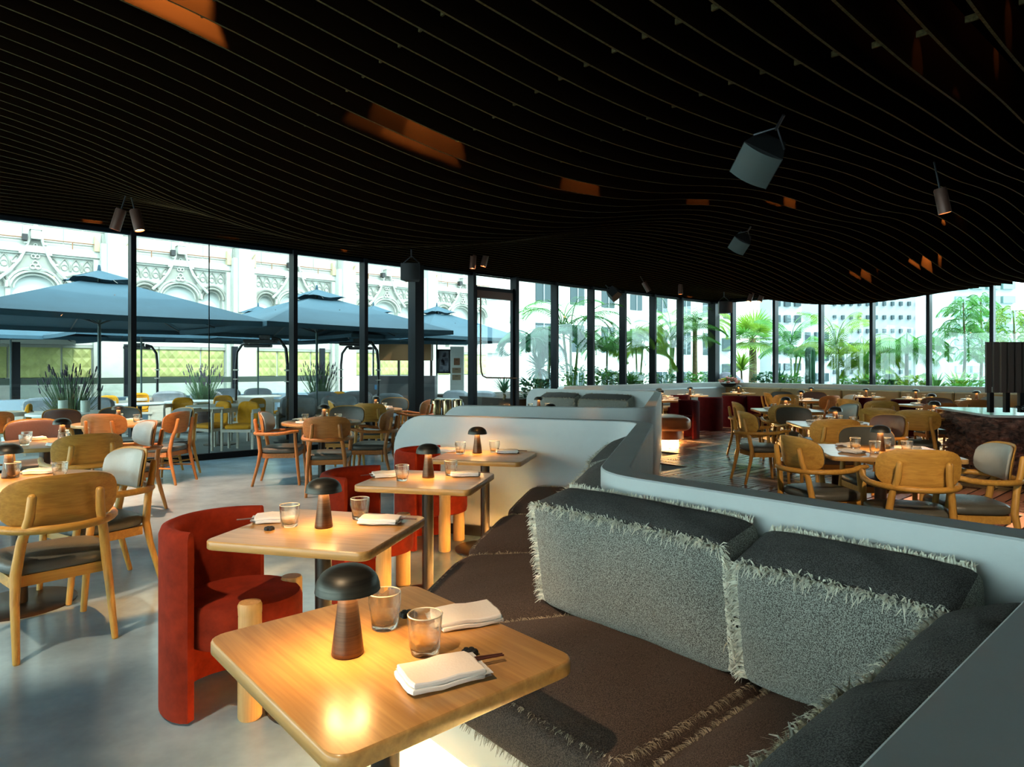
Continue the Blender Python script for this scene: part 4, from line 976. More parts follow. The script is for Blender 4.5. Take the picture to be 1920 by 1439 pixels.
speaker(1358, 577, 15.8, (0, 0, 0), 1.05, 'small black box speaker beside the corner column', 1)
# small warm spotlights laid above the fins; each lights a few fins as an orange patch
def m_above():
    r = thing('recessed_downlight', '', 'light'); b = MB(); b.lathe([(0, .0), (.035, .0), (.035, .09), (0, .09)], 12); b.build('housing', BLACKM, r)
    b = MB(); b.lathe([(0, -.002), (.028, -.002)], 12); b.f = [q[::-1] for q in b.f]; b.build('lens', SPOTE, r); return r
def above(px, py, e, ang, lb, dt=.30, ds=0.0):
    # find the ceiling point behind the pixel
    Y = 2.0
    while Y < 22:
        x, z = (px - 960) / F * Y, EH + (HZ - py) / F * Y; s, t = rs(x, Y)
        if z > cz(s, t) + .10: break
        Y += .02
    zt = cz(s, t) + .12; lz = min(3.90, zt + .42); p = R(s + ds, t - dt, lz)
    o = place('above', m_above, p, 0, lb, 'light', 'small warm spotlights above the ceiling fins')
    d = [R(s, t)[0] - p[0], R(s, t)[1] - p[1], zt - lz]
    import mathutils
    q = mathutils.Vector(d).to_track_quat('-Z', 'Y').to_euler(); o.rotation_euler = q
    L = bpy.data.lights.new('beam', 'SPOT'); L.energy = e; L.color = (1, .40, .10); L.spot_size = radians(ang); L.spot_blend = .15; L.shadow_soft_size = .02
    k = bpy.data.objects.new('beam', L); COL.objects.link(k); k.parent = o; k.location = (0, 0, -.01)
for px, py, e, ang, nm in ((320, -10, 420, 50, 'top left corner of the photo'), (800, 262, 80, 62, 'left of the ceiling centre'), (735, 235, 30, 60, 'left of the ceiling centre, dimmer one'), (1080, 345, 50, 55, 'right of the ceiling centre'), (1300, 370, 40, 50, 'left of the nearest speaker'), (1470, 375, 90, 40, 'between the two large speakers'),
                           (1735, 495, 220, 60, 'near the single hanging spotlight'), (1620, 515, 110, 55, 'toward the garden edge of the ceiling'), (1775, 420, 110, 26, 'just under the single hanging spotlight'), (1840, 150, 6, 18, 'top right, first'), (1735, 98, 6, 18, 'top right, second'), (1885, 55, 5, 18, 'top right corner'),
                           (170, 408, 110, 50, 'above the left terrace pane'), (430, 437, 110, 40, 'above the second terrace pane'), (640, 464, 150, 40, 'above the third terrace pane'), (1290, 552, 60, 40, 'above the corner panes')):
    above(px, py, e, ang, 'small warm spotlight hidden above the fins, ' + nm)

# ------------------------------------------------ the terrace
UMB = 'slate-blue square parasols'
def m_umb():
    r = thing('parasol', '', 'parasol'); H0, H1, S = 2.30, 3.10, 2.15
    def cn(k, z=1): a = pi / 4 + pi / 2 * k; return (S * sqrt(2) * cos(a), S * sqrt(2) * sin(a))
    b = MB(); n = 8
    for k in range(4):
        c0, c1 = cn(k), cn(k + 1)
        def f(u, v):
            e = lin(c0, c1, u); x, y = e[0] * (.16 + .84 * v), e[1] * (.16 + .84 * v); q = (.16 + .84 * v)
            return (x, y, H1 - (H1 - H0) * q - .05 * sin(pi * v) * sin(pi * u) - .02 * sin(pi * u) * v)
        b.grid(f, n, n); b.grid(lambda u, v: (*f(u, 1)[:2], f(u, 1)[2] - .09 * v), n, 2)
    b.build('canopy', CANV, r)
    b = MB()
    for k in range(4):
        c0, c1 = cn(k), cn(k + 1)
        b.grid(lambda u, v: (lin(c0, c1, u)[0] * .22 * v, lin(c0, c1, u)[1] * .22 * v, H1 + .12 - .20 * v + .02 * sin(9 * u) * v), 8, 4)
    b.build('vent_cap', CANV, r)
    b = MB(); b.tube([(0, 0, H1 + .1), (0, 0, H1 + .2)], [.035, .02], 8, round_end=True); b.build('finial', CANV, r)
    b = MB(); b.tube([(0, 0, 0), (0, 0, H1 + .08)], .028, 8); b.build('pole', mat('green_grey_pole', (.05, .08, .08), .4, .4), r)
    for k in range(8):
        c = cn(k // 2) if k % 2 == 0 else lin(cn(k // 2), cn(k // 2 + 1), .5); b = MB(); b.tube([(c[0] * .98, c[1] * .98, H0 - .05), (0, 0, H1 - .13)], .012, 5); q = b.build('rib', BLACK, r)
        b = MB(); b.tube([(c[0] * .45, c[1] * .45, H0 + .40), (0, 0, H0 - .05)], .012, 5); b.build('strut', BLACK, q)
    b = MB(); b.box((0, 0, .05), (.7, .7, .1), 0, 0, .02); b.build('base', BLACKM, r)
    return r
for px, Y, sc_, lb in ((186, 11.75, 1, 'large blue parasol nearest on the left of the terrace'), (594, 14.6, 1, 'large blue parasol in the middle of the terrace'), (20, 17.6, .86, 'blue parasol behind at the far left edge'), (265, 16.8, .84, 'blue parasol behind the nearest one, over the outdoor heater'),
                       (484, 18.6, .86, 'blue parasol behind, between the two large ones'), (700, 18.4, .86, 'blue parasol behind the dark column'), (819, 18.6, .84, 'blue parasol nearest the terrace door')):
    x, y, _ = atY(px, Y); place('umb', m_umb, (x, y, -.02), TH + radians(4), lb, 'parasol', UMB, (sc_, sc_, 1))
def m_heater():
    r = thing('patio_heater', '', 'heater'); b = MB()
    b.tube([(.25, 0, 0), (.25, 0, 1.55), (.22, 0, 1.85), (.10, 0, 2.02), (-.05, 0, 2.06)], .032, 8); b.build('curved_pole', BLACK, r)
    b = MB(); b.box((-.28, 0, 1.99), (.62, .2, .07), 0, 0, .015); b.box((-.2, 0, 2.07), (.18, .1, .08)); b.build('heater_head', BLACKM, r)
    b = MB(); b.lathe([(0, 0), (.26, 0), (.26, .04), (.06, .06), (0, .06)], 20, (.25, 0, 0)); b.build('base', BLACK, r)
    b = MB(); b.box((.25, 0, 1.42), (.10, .09, .03)); b.box((.25, 0, 1.20), (.10, .09, .02)); b.build('clamp', PALEW, r); return r
for px, Y, rz, lb in ((515, 12.9, 0, 'black curved patio heater nearest the glass, centre'), (462, 15.6, pi, 'black patio heater farther back, left of the nearest one'), (688, 14.4, 0, 'black patio heater by the second black column'), (657, 17.5, pi, 'black patio heater far back near the grey cabinet'), (277, 17.0, 0, 'black patio heater with straight head behind the left window post')):
    x, y, _ = atY(px, Y); place('heater', m_heater, (x, y, -.02), rz, lb, 'heater', 'black patio heaters')
# balustrade of the terrace
bal = thing('terrace_balustrade', 'dark framed glass balustrade along the far side of the terrace', 'balustrade', R(0, 22.2))
l0 = bal.location
def tb(name, s0, s1, z0, z1, dp, m, t=22.2, par=None):
    b = MB(); c = R((s0 + s1) / 2, t, (z0 + z1) / 2); P_ = par or bal; l = P_.location; b.box((c[0] - l[0], c[1] - l[1], c[2] - l[2]), (s1 - s0, dp, z1 - z0), TH); return b.build(name, m, P_)
def sT(px, t): u = (px - 960) / F; return t * (CT * u + ST) / (CT - ST * u)
tb('top_rail', -8, sT(612, 22.2), .98, 1.16, .08, mat('dark_olive_rail', (.03, .045, .03), .5))
for px in (30, 239, 440, 604): tb('post', sT(px, 22.2) - .09, sT(px, 22.2) + .09, 0, 2.15, .12, MULL)
for a, c in ((30, 239), (239, 440), (440, 604)): tb('glass_infill', sT(a, 22.2) + .1, sT(c, 22.2) - .1, .08, .96, .012, PANE)
o = slab('planter_wall', -8, 12.5, 20.9, 21.5, -.02, .62, mat('blue_grey_planter', (.15, .22, .27), .7)); o['kind'] = ''; del o['kind']; tag(o, 'long low blue-grey planter box in front of the balustrade', 'planter')
# outdoor furniture
def m_ochair():
    r = thing('outdoor_armchair', '', 'chair'); b = MB()
    P = [(.28 * cos(pi * k / 14), -.02 - .27 * sin(pi * k / 14), .70) for k in range(15)]; P = [(.28, .2, .70)] + P + [(-.28, .2, .70)]
    b.tube(P, .016, 6, flat=2.6); b.build('back_rail', PALEW, r)
    for x, y in ((.28, .2), (-.28, .2), (.2, -.2), (-.2, -.2)): b = MB(); b.box((x, y, .34), (.035, .035, .68)); b.build('leg', PALEW, r)
    b = MB(); b.box((0, 0, .36), (.54, .5, .05)); b.build('seat_frame', PALEW, r)
    b = MB(); f = hexmap([(-.24, -.22, .38), (.24, -.22, .38), (.24, .24, .38), (-.24, .24, .38)], [(-.24, -.22, .46), (.24, -.22, .46), (.24, .24, .46), (-.24, .24, .46)], (0, 0, .02), 6); cube_mesh(f, 6).build('seat_cushion', YCUS, r, sharp=False)
    f = hexmap([(-.2, -.14, .44), (.2, -.14, .44), (.2, -.24, .44), (-.2, -.24, .44)], [(-.2, -.2, .84), (.2, -.2, .84), (.2, -.28, .84), (-.2, -.28, .84)], (0, .05, .02), 5); cube_mesh(f, 8).build('back_cushion', YCUS, r, sharp=False); return r
OC = [(455, 11.75, 175, 'pale wooden outdoor armchair with mustard cushions, nearest the glass at centre left'), (398, 11.9, 150, 'pale wooden outdoor armchair left of the nearest one, partly behind the orange chair'), (468, 13.4, 60, 'mustard-cushioned outdoor chair right of the white table'), (340, 13.3, 200, 'mustard-cushioned outdoor chair behind the left window post'),
      (420, 14.8, 20, 'mustard-cushioned outdoor chair beyond the white table'), (212, 14.8, 10, 'mustard-cushioned outdoor chair left of the window post'), (22, 11.0, 120, 'mustard cushions of the outdoor seat at the left edge'), (262, 16.2, 30, 'small mustard-cushioned chair just right of the window post'), (535, 15.6, 90, 'mustard-cushioned outdoor chair behind the heater pole'), (640, 17.2, 0, 'small mustard seat far back beyond the centre table')]
for px, Y, a, lb in OC:
    x, y, _ = atY(px, Y); place('och', m_ochair, (x, y, -.02), radians(a), lb, 'chair', 'outdoor armchairs with mustard cushions')
ot = m_table(circ(.60), .30, .05, WTOP, .04)
for px, Y, sc_, lb in ((133, 10.6, 1, 'round pale outdoor table with the lavender pot behind it'), (413, 12.6, 1, 'round white outdoor table at centre left'), (360, 15.0, .95, 'round white outdoor table farther back on the left'), (262, 14.6, .9, 'round white outdoor table just behind the window post'), (290, 17.6, .95, 'white outdoor table near the balustrade, left'),
                       (486, 17.9, .95, 'white outdoor table under the curved heaters'), (612, 16.6, .9, 'white outdoor table behind the broad black post'), (662, 19.0, .9, 'small white outdoor table far back at centre'), (845, 17.4, .9, 'white outdoor table by the grey sofa')):
    x, y, _ = atY(px, Y); place('ot', ot, (x, y, -.02), 0, lb, 'table', 'white outdoor tables', sc_)
def m_sofa():
    r = thing('outdoor_sofa', '', 'sofa'); b = MB(); b.box((0, 0, .16), (1.7, .8, .10)); b.box((0, -.38, .38), (1.7, .05, .5)); b.box((-.85, 0, .33), (.05, .8, .40)); b.box((.85, 0, .33), (.05, .8, .40)); b.build('frame', PALEW, r)
    for x in (-.42, .42):
        f = hexmap([(x - .4, -.3, .22), (x + .4, -.3, .22), (x + .4, .38, .22), (x - .4, .38, .22)], [(x - .4, -.3, .42), (x + .4, -.3, .42), (x + .4, .38, .42), (x - .4, .38, .42)], (0, 0, .03), 6); cube_mesh(f, 7).build('seat_cushion', GCUS, r, sharp=False)
        f = hexmap([(x - .38, -.12, .42), (x + .38, -.12, .42), (x + .38, -.33, .42), (x - .38, -.33, .42)], [(x - .38, -.22, .86), (x + .38, -.22, .86), (x + .38, -.38, .86), (x - .38, -.38, .86)], (0, .05, .03), 5); cube_mesh(f, 7).build('back_cushion', GCUS, r, sharp=False)
    return r
for px, Y, a, lb in ((140, 13.2, 15, 'grey cushioned outdoor sofa left of the lavender pot'), (355, 16.8, 20, 'grey cushioned outdoor sofa beyond the small white table'), (600, 13.9, 200, 'grey cushioned outdoor sofa behind the centre table, nearer one'), (690, 14.6, 190, 'grey cushioned outdoor sofa behind the second black column'), (640, 16.0, 200, 'grey cushioned outdoor sofa at centre, farther one'), (868, 16.6, 150, 'grey cushioned outdoor sofa by the terrace door'), (455, 19.0, 20, 'pair of pale-framed grey seats far back under the heaters')):
    x, y, _ = atY(px, Y); place('sofa', m_sofa, (x, y, -.02), radians(a), lb, 'sofa', 'grey outdoor sofas')
def m_lav():
    r = thing('potted_lavender', '', 'plant'); b = MB(); b.lathe([(0, 0), (.20, 0), (.27, .42), (.25, .42), (0, .38)], 18); b.build('pot', mat('dark_brown_pot', (.04, .02, .015), .7), r)
    rnd = random.Random(9); b = MB(); g = MB()
    for i in range(230):
        a, q = rnd.uniform(0, 6.28), rnd.random() ** .6; lean = q * .30; h = (.55 + .42 * rnd.random()) * (1 if i % 3 else .6); x0_, y0_ = .15 * q * cos(a), .15 * q * sin(a)
        P = [(x0_, y0_, .38), (x0_ + lean * .4 * cos(a), y0_ + lean * .4 * sin(a), .38 + h * .6), (x0_ + lean * cos(a), y0_ + lean * sin(a), .38 + h)]
        b.tube(P, [.007, .005, .003], 3, cap=False)
        if i % 3 == 1: e = P[2]; g.tube([e, (e[0] + .02 * cos(a), e[1] + .02 * sin(a), e[2] + .09)], [.013, .007], 4)
    o = b.build('stems', LAV, r); o['kind'] = 'stuff'; o = g.build('flower_spikes', LAVF, r); o['kind'] = 'stuff'; return r
for px, Y, sc_, lb in ((132, 11.4, 1.08, 'potted lavender behind the pale outdoor table at the left'), (382, 16.3, 1.1, 'potted lavender beyond the white outdoor tables'), (600, 18.0, 1.15, 'potted lavender behind the parasol pole at centre')):
    x, y, _ = atY(px, Y); place('lav', m_lav, (x, y, -.02), px * 1.0, lb, 'plant', 'potted lavenders', sc_)
def m_lant():
    b = MB(); b.lathe([(0, 0), (.05, 0), (.055, .02), (.055, .15), (.045, .15), (.045, .03), (0, .03)], 16); return b.build('candle_lantern', mat('frosted_glass', (.5, .55, .48), .6))
for px, lb in ((118, 'pale cylindrical candle lantern left of the lavender pot'), (160, 'pale cylindrical candle lantern right of the lavender pot')):
    x, y, _ = atY(px, 10.7); place('lant', m_lant, (x, y, .73), 0, lb, 'lantern', 'candle lanterns on the outdoor table', 1.25)
# kiosk, menu board, plaques, metallic stools
ks = thing('service_kiosk', 'grey service kiosk with a brown wooden hood behind the dark column', 'kiosk', atY(755, 17.2)); 
def kb(name, c, d, m): b = MB(); b.box(c, d); return b.build(name, m, ks)
kb('cabinet', (0, 0, .62), (1.75, .6, 1.24), mat('grey_cabinet', (.035, .038, .042), .6)); kb('cabinet_door', (-.2, -.31, .42), (1.1, .03, .62), mat('taupe_door', (.09, .065, .055), .6)); kb('hood', (.1, 0, 1.85), (1.35, .5, .42), mat('amber_wood_hood', (.17, .08, .022), .6))
for x in (-.62, -.1, .75): kb('hood_post', (x, 0, 1.44), (.06, .06, .42), POLE)
kb('menu_sticker', (-.62, -.305, .95), (.1, .01, .12), mat('blue_sticker', (.02, .12, .25), .5))
def board(px, py0, py1, px0, px1, Y, m, lb, cat, frame=None):
    x0_, x1_ = atY(px0, Y)[0], atY(px1, Y)[0]; z0, z1 = EH - (py1 - HZ) / F * Y, EH - (py0 - HZ) / F * Y; c = ((x0_ + x1_) / 2, Y, (z0 + z1) / 2)
    r = thing('wall_plaque' if not frame else 'framed_print', lb, cat, c); b = MB(); b.box((0, 0, 0), (x1_ - x0_, .03, z1 - z0)); b.build('panel', m, r)
    if frame:
        for q in ((0, (z1 - z0) / 2, x1_ - x0_ + .06, .05), (0, -(z1 - z0) / 2, x1_ - x0_ + .06, .05)): b = MB(); b.box((q[0], -.01, q[1]), (q[2], .05, q[3])); b.build('frame_bar', BLACK, r)
        for q in (-1, 1): b = MB(); b.box((q * (x1_ - x0_) / 2, -.01, 0), (.05, .05, z1 - z0)); b.build('frame_bar', BLACK, r)
        b = MB(); rn = random.Random(2)
        for i in range(16): b.box((rn.gauss(.02, .05), -.018, rn.uniform(-.28, .30)), (rn.uniform(.02, .10), .004, rn.uniform(.03, .12)), 0)
        b.build('grey_ink_shape', mat('grey_ink', (.12, .12, .17), .7), r)
    else:
        b = MB(); b.box((0, -.018, (z1 - z0) * .25), ((x1_ - x0_) * .35, .004, (z1 - z0) * .08)); b.build('printed_line', POLE, r)
board(0, 657, 699, 822, 843, 18.6, mat('grey_print_paper', (.28, .27, .33), .6), 'framed grey print on a stand by the parasol pole', 'picture', 1)
PLQ = mat('brown_plaque', (.30, .13, .07), .6); PLQ2 = mat('tan_plaque', (.42, .28, .18), .6)
pl = thing('signboard_post', 'pale panel carrying the three brown plaques by the terrace door', 'panel', atY(857, 20.0)); b = MB(); b.box((0, .03, 1.05), (.42, .05, 2.1)); b.build('panel', mat('white_panel', (.9, .9, .88), .8), pl)
board(0, 672, 685, 851, 862, 19.95, PLQ, 'small square reddish plaque, top one of the three by the door', 'plaque'); board(0, 690, 700, 848, 864, 19.95, PLQ2, 'tan plaque, middle one of the three by the door', 'plaque'); board(0, 703, 713, 848, 864, 19.95, PLQ2, 'tan plaque, lowest of the three by the door', 'plaque')
def m_stool():
    b = MB(); b.lathe([(0, 0), (.15, 0), (.19, .06), (.21, .25), (.20, .44), (.18, .46), (0, .46)], 20); return b.build('metal_stool', mat('polished_gold', (.45, .30, .16), .12, 1.0))
for i, (px, w_) in enumerate(((818, 'left'), (838, 'middle'), (858, 'right'))):
    x, y, _ = atY(px, 14.3); place('stool', m_stool, (x, y, -.02), 0, 'shiny gold drum stool outside, %s of the three' % w_, 'stool', 'gold drum stools', (.52, .52, 1.7))

# ------------------------------------------------ gothic limestone facade across the terrace
TF = 24.0
fa = thing('gothic_facade', 'pale limestone gothic facade with gables, arches and yellow-green panels', 'building', R(5, TF)); lf = fa.location
def fbox(b, s0, s1, t0, t1, z0, z1): c = R((s0 + s1) / 2, (t0 + t1) / 2, (z0 + z1) / 2); b.box((c[0] - lf[0], c[1] - lf[1], c[2]), (s1 - s0, t1 - t0, z1 - z0), TH)
def fp(s, t, z): p = R(s, t, z); return (p[0] - lf[0], p[1] - lf[1], z)
def arch(b, s0, s1, zs, zt, t0, t1, n=12, rise=None):
    """wall panel between s0 and s1 with a round-headed opening springing at zs, top at zt"""
    c, r = (s0 + s1) / 2, (s1 - s0) / 2; rise = rise or r; V = []
    for i in range(n + 1):
        A = pi - pi * i / n; x, z = c + r * cos(A), zs + rise * sin(A)
        for t in (t0, t1): V += [fp(x, t, z), fp(x, t, zt)]
    b.add(V, [q for i in range(n) for q in ([i * 4, i * 4 + 4, i * 4 + 5, i * 4 + 1], [i * 4, i * 4 + 2, i * 4 + 6, i * 4 + 4])])
def ring(b, s0, s1, zs, rise, t, r_, n=14):
    c, r = (s0 + s1) / 2, (s1 - s0) / 2; b.tube([fp(c + r * cos(pi - pi * i / n), t, zs + rise * sin(pi * i / n)) for i in range(n + 1)], r_, 6)
b = MB(); fbox(b, -14, 20.5, TF + .4, TF + .8, -9, 14); b.build('rear_wall', LIME, fa)
b = MB(); fbox(b, -14, 20.5, TF, TF + .42, 5.05, 14); b.build('upper_wall', LIME, fa)
b = MB(); fbox(b, -14, 20.5, TF - .15, TF + .1, 4.86, 5.06); fbox(b, -14, 20.5, TF - .08, TF + .4, 4.80, 4.87); b.build('cornice', LIME, fa)
b = MB(); fbox(b, -14, 20.5, TF, TF + .4, -9, 1.14); b.build('lower_wall', LIME, fa)
b = MB(); fbox(b, -14, 20.5, TF - .06, TF + .4, 2.15, 2.38); b.build('window_sill_course', LIME, fa)
BAY = 3.967; sb0 = 4.286
wm = WING
for k in range(-4, 4):
    sb = sb0 + BAY * k
    b = MB(); fbox(b, sb - .36, sb + .36, TF - .42, TF + .4, -9, 5.3); fbox(b, sb - .52, sb + .52, TF - .2, TF + .4, -9, 4.8); fbox(b, sb - .20, sb + .20, TF - .50, TF, 3.4, 5.9); b.build('buttress', LIME, fa)
    b = MB(); b.add([fp(sb - .5, TF - .2, 5.06), fp(sb - .22, TF - .2, 5.06), fp(sb - .5, TF - .2, 5.55), fp(sb - .5, TF, 5.06), fp(sb - .22, TF, 5.06), fp(sb - .5, TF, 5.55)], [[0, 1, 2], [5, 4, 3], [1, 4, 5, 2], [0, 2, 5, 3]])
    b.add([fp(sb + .5, TF - .2, 5.06), fp(sb + .22, TF - .2, 5.06), fp(sb + .5, TF - .2, 5.55), fp(sb + .5, TF, 5.06), fp(sb + .22, TF, 5.06), fp(sb + .5, TF, 5.55)], [[0, 1, 2], [5, 4, 3], [1, 4, 5, 2], [0, 2, 5, 3]]); fbox(b, sb - .24, sb + .24, TF - .54, TF - .1, 5.72, 5.84); b.build('buttress_cap', mat('weathered_stone', (.42, .33, .20), .9) if k == -4 else bpy.data.materials['weathered_stone'], fa)
    ops = [(sb + .60, sb + 1.28, 3.82, .36, 'n'), (sb + 1.40, sb + 2.57, 3.80, .50, 'w'), (sb + 2.69, sb + 3.37, 3.82, .36, 'n')]
    b = MB(); edges = [sb + .5] + [x for q in ops for x in q[:2]] + [sb + BAY - .5]
    for i in range(0, len(edges), 2): fbox(b, edges[i], edges[i + 1], TF, TF + .4, 1.14, 4.85)
    for s0, s1, zs, rise, ty in ops: arch(b, s0, s1, zs, 4.85, TF, TF + .4, rise=rise)
    b.build('arcade_wall', LIME, fa)
    for s0, s1, zs, rise, ty in ops:
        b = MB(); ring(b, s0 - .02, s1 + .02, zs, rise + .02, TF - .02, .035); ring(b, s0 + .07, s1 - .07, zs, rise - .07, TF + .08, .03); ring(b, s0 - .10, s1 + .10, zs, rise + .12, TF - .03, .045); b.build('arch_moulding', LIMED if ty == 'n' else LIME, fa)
        b = MB(); fbox(b, s0, s1, TF + .30, TF + .34, 2.38, 4.3); q = b.build('arched_window', mat('bright_recess', (.60, .62, .58), .7) if (k == -4 and ty == 'n' and s0 < sb + 1) else bpy.data.materials['bright_recess'], fa)
        b = MB(); fbox(b, s0 + .08, s1 - .08, TF + .27, TF + .30, 2.50, 2.95); b.build('lower_pane', WING, q)
        w_ = (s1 - s0) + (.08 if ty == 'w' else .06); c = (s0 + s1) / 2; b = MB(); fbox(b, c - w_ / 2, c + w_ / 2, TF - .03, TF + .02, 1.16, 2.06); pn = b.build('tile_panel', YGRN, fa)
        n_ = 5 if ty == 'w' else 3
        for i in range(n_):
            for j in range(3):
                b = MB(); a0 = c - w_ / 2 + w_ * i / n_; z0_ = 1.16 + .9 * j / 3; cc = fp(a0 + w_ / n_ / 2, TF - .035, 0)
                b.add([fp(a0 + .015, TF - .032, z0_ + .015), fp(a0 + w_ / n_ - .015, TF - .032, z0_ + .015), fp(a0 + w_ / n_ - .015, TF - .032, z0_ + .285), fp(a0 + .015, TF - .032, z0_ + .285), fp(a0 + w_ / n_ / 2, TF - .065, z0_ + .15)], [[0, 1, 4], [1, 2, 4], [2, 3, 4], [3, 0, 4]]); b.build('tile', YGRN, pn)
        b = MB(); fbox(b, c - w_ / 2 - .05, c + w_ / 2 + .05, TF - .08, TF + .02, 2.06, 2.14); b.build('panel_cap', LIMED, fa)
    # blind tracery band under the cornice
    b = MB(); m = 10; w_ = (BAY - 1.04) / m
    for i in range(m):
        s0 = sb + .52 + w_ * i; c = s0 + w_ / 2
        if abs(c - (sb + 1.985)) < .42: continue
        for q in (-1, 1): b.tube([fp(c + q * w_ * .45, TF - .03, 4.40), fp(c + q * w_ * .42, TF - .03, 4.58), fp(c + q * w_ * .2, TF - .03, 4.70), fp(c, TF - .03, 4.77)], .020, 5)
        b.tube([fp(c + w_ * .28 * cos(2 * pi * e / 8), TF - .02, 4.50 + .09 * sin(2 * pi * e / 8)) for e in range(9)], .012, 5)
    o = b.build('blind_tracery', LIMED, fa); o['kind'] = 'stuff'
    # gable over the wide arch: concave ribs, tracery, finial with crockets
    g = sb + 1.985; b = MB()
    for q in (-1, 1):
        P = [fp(g + q * x, TF - .14, z) for x, z in ((.86, 4.02), (.60, 4.30), (.38, 4.62), (.24, 4.95), (.13, 5.30))]; b.tube(P, [.05, .05, .045, .04, .035], 6)
        for x, z in ((.74, 4.24), (.50, 4.53), (.34, 4.82), (.22, 5.12)): b.lathe([(0, -.05), (.05, -.02), (.045, .03), (0, .05)], 6, fp(g + q * (x + .02), TF - .16, z))
    b.build('gable_rib', LIME, fa)
    b = MB(); P = [(.55, 4.32), (.36, 4.62), (.22, 4.95), (.10, 5.35)]; V = [fp(g - x, TF - .06, z) for x, z in P] + [fp(g + x, TF - .06, z) for x, z in P[::-1]] ; b.add(V, [list(range(8))]); b.build('gable_panel', LIMED, fa)
    b = MB()
    for zc, r_ in ((4.48, .14), (4.78, .11), (5.05, .08)):
        for e in range(3): A = 2 * pi * e / 3 + pi / 2; b.tube([fp(g + r_ * .5 * cos(A) + r_ * .5 * cos(2 * pi * i / 8), TF - .09, zc + r_ * .5 * sin(A) + r_ * .5 * sin(2 * pi * i / 8)) for i in range(9)], .018, 5)
    o = b.build('gable_tracery', LIME, fa); o['kind'] = 'stuff'
    b = MB(); fbox(b, g - .12, g + .12, TF - .26, TF - .02, 5.25, 5.52); b.add([fp(g - .15, TF - .28, 5.52), fp(g + .15, TF - .28, 5.52), fp(g + .15, TF, 5.52), fp(g - .15, TF, 5.52), fp(g, TF - .14, 5.72)], [[0, 1, 4], [1, 2, 4], [2, 3, 4], [3, 0, 4]]); b.build('finial', LIME, fa)
    b = MB(); b.tube([fp(sb + .45, TF - .12, 5.28), fp(g - .2, TF - .12, 5.28)], .018, 5); b.tube([fp(g + .2, TF - .12, 5.28), fp(sb + BAY - .45, TF - .12, 5.28)], .018, 5)
    for x in (sb + 1.1, sb + 2.9): b.tube([fp(x, TF - .12, 5.06), fp(x, TF - .12, 5.28)], .018, 5)
    b.build('rusty_pipe', RUST, fa)
    b = MB(); fbox(b, g - .33, g - .20, TF - .3, TF - .1, 5.18, 5.36); b.build('floodlight', BLACKM, fa)
bk = MB(); p0 = (0, 0, 0); bk.box((0, 0, 0), (.98, .05, .44), 0, 0, .012); first = None; cnt = 0
for j in range(5):
    for i in range(34):
        s = -9.5 + i * 1.0 + (.5 if j % 2 else 0); z = 5.35 + .46 * j + .1
        if s > 20: continue
        if first is None: ob = first = bk.build('stone_block', LIME, fa)
        else: ob = first.copy(); COL.objects.link(ob)
        ob.location = fp(s, TF - .005, z); ob.rotation_euler = (0, 0, TH); ob.parent = fa
# white rendered building with dark windows, right of the facade
wb = thing('white_building', 'plain white building with dark windows beyond the palms', 'building', R(30, TF + .3)); lf = wb.location
b = MB(); fbox(b, 19.3, 46, TF + .2, TF + 6, -9, 16); b.build('wall', WALLW, wb)
for i in range(8):
    for j in range(4):
        s0 = 23.0 + 2.55 * i; z0_ = -.25 + 2.55 * j; b = MB(); fbox(b, s0, s0 + 1.1, TF + .16, TF + .22, z0_, z0_ + 1.45); o = b.build('window', WING, wb)
        b = MB(); fbox(b, s0 + .52, s0 + .58, TF + .12, TF + .16, z0_, z0_ + 1.45); b.build('window_bar', TOWER, o)
# towers of the city beyond the garden
def tower(px0, px1, Y, z1, nx, nz, m, wc, label, wfr=.5, hfr=.5, z0=-8, zbase=0, yaw=0):
    x0_, x1_ = atY(px0, Y)[0], atY(px1, Y)[0]; W = x1_ - x0_; r = thing('office_tower', label, 'building', ((x0_ + x1_) / 2, Y, 0), radians(yaw))
    b = MB(); b.box((0, W / 2, (z0 + z1) / 2), (W, W, z1 - z0)); b.build('wall', m, r)
    pw, ph = W / nx, (z1 - zbase) / nz; first = None
    for i in range(nx):
        for j in range(nz):
            c = (-W / 2 + pw * (i + .5), -.12, zbase + ph * (j + .45))
            if first is None: b = MB(); b.box((0, 0, 0), (pw * wfr, .3, ph * hfr)); o = first = b.build('window', wc, r)
            else: o = first.copy(); COL.objects.link(o)
            o.location = c; o.parent = r
    return r
zpx = lambda py, Y: EH + (HZ - py) / F * Y
tower(1446, 1503, 42, zpx(552, 42), 3, 7, TOWB, WING, 'white tower with dark square windows right of the fan palm', .55, .45, -8, -1)
tower(1556, 1742, 70, zpx(556, 70), 12, 9, TOWER, WING, 'broad grey tower with a grid of small dark windows', .30, .30, -8, -4)
tower(1505, 1556, 60, zpx(610, 60), 3, 5, TOWB, WING, 'low pale block left of the broad grey tower', .5, .4, -8, -4)
tower(1787, 1902, 46, zpx(470, 46), 4, 13, TOWB, mat('green_glass_band', (.16, .28, .26), .15), 'pale residential tower with banded glazing at the right', .8, .5, -8, -3)
tower(1349, 1372, 40, zpx(620, 40), 1, 3, TOWB, WING, 'narrow pale block glimpsed beside the corner column', .6, .5, -8, -1)
tower(1905, 2060, 60, zpx(585, 60), 5, 6, TOWB, WING, 'low pale building at the right edge beyond the garden', .5, .4, -8, -4)
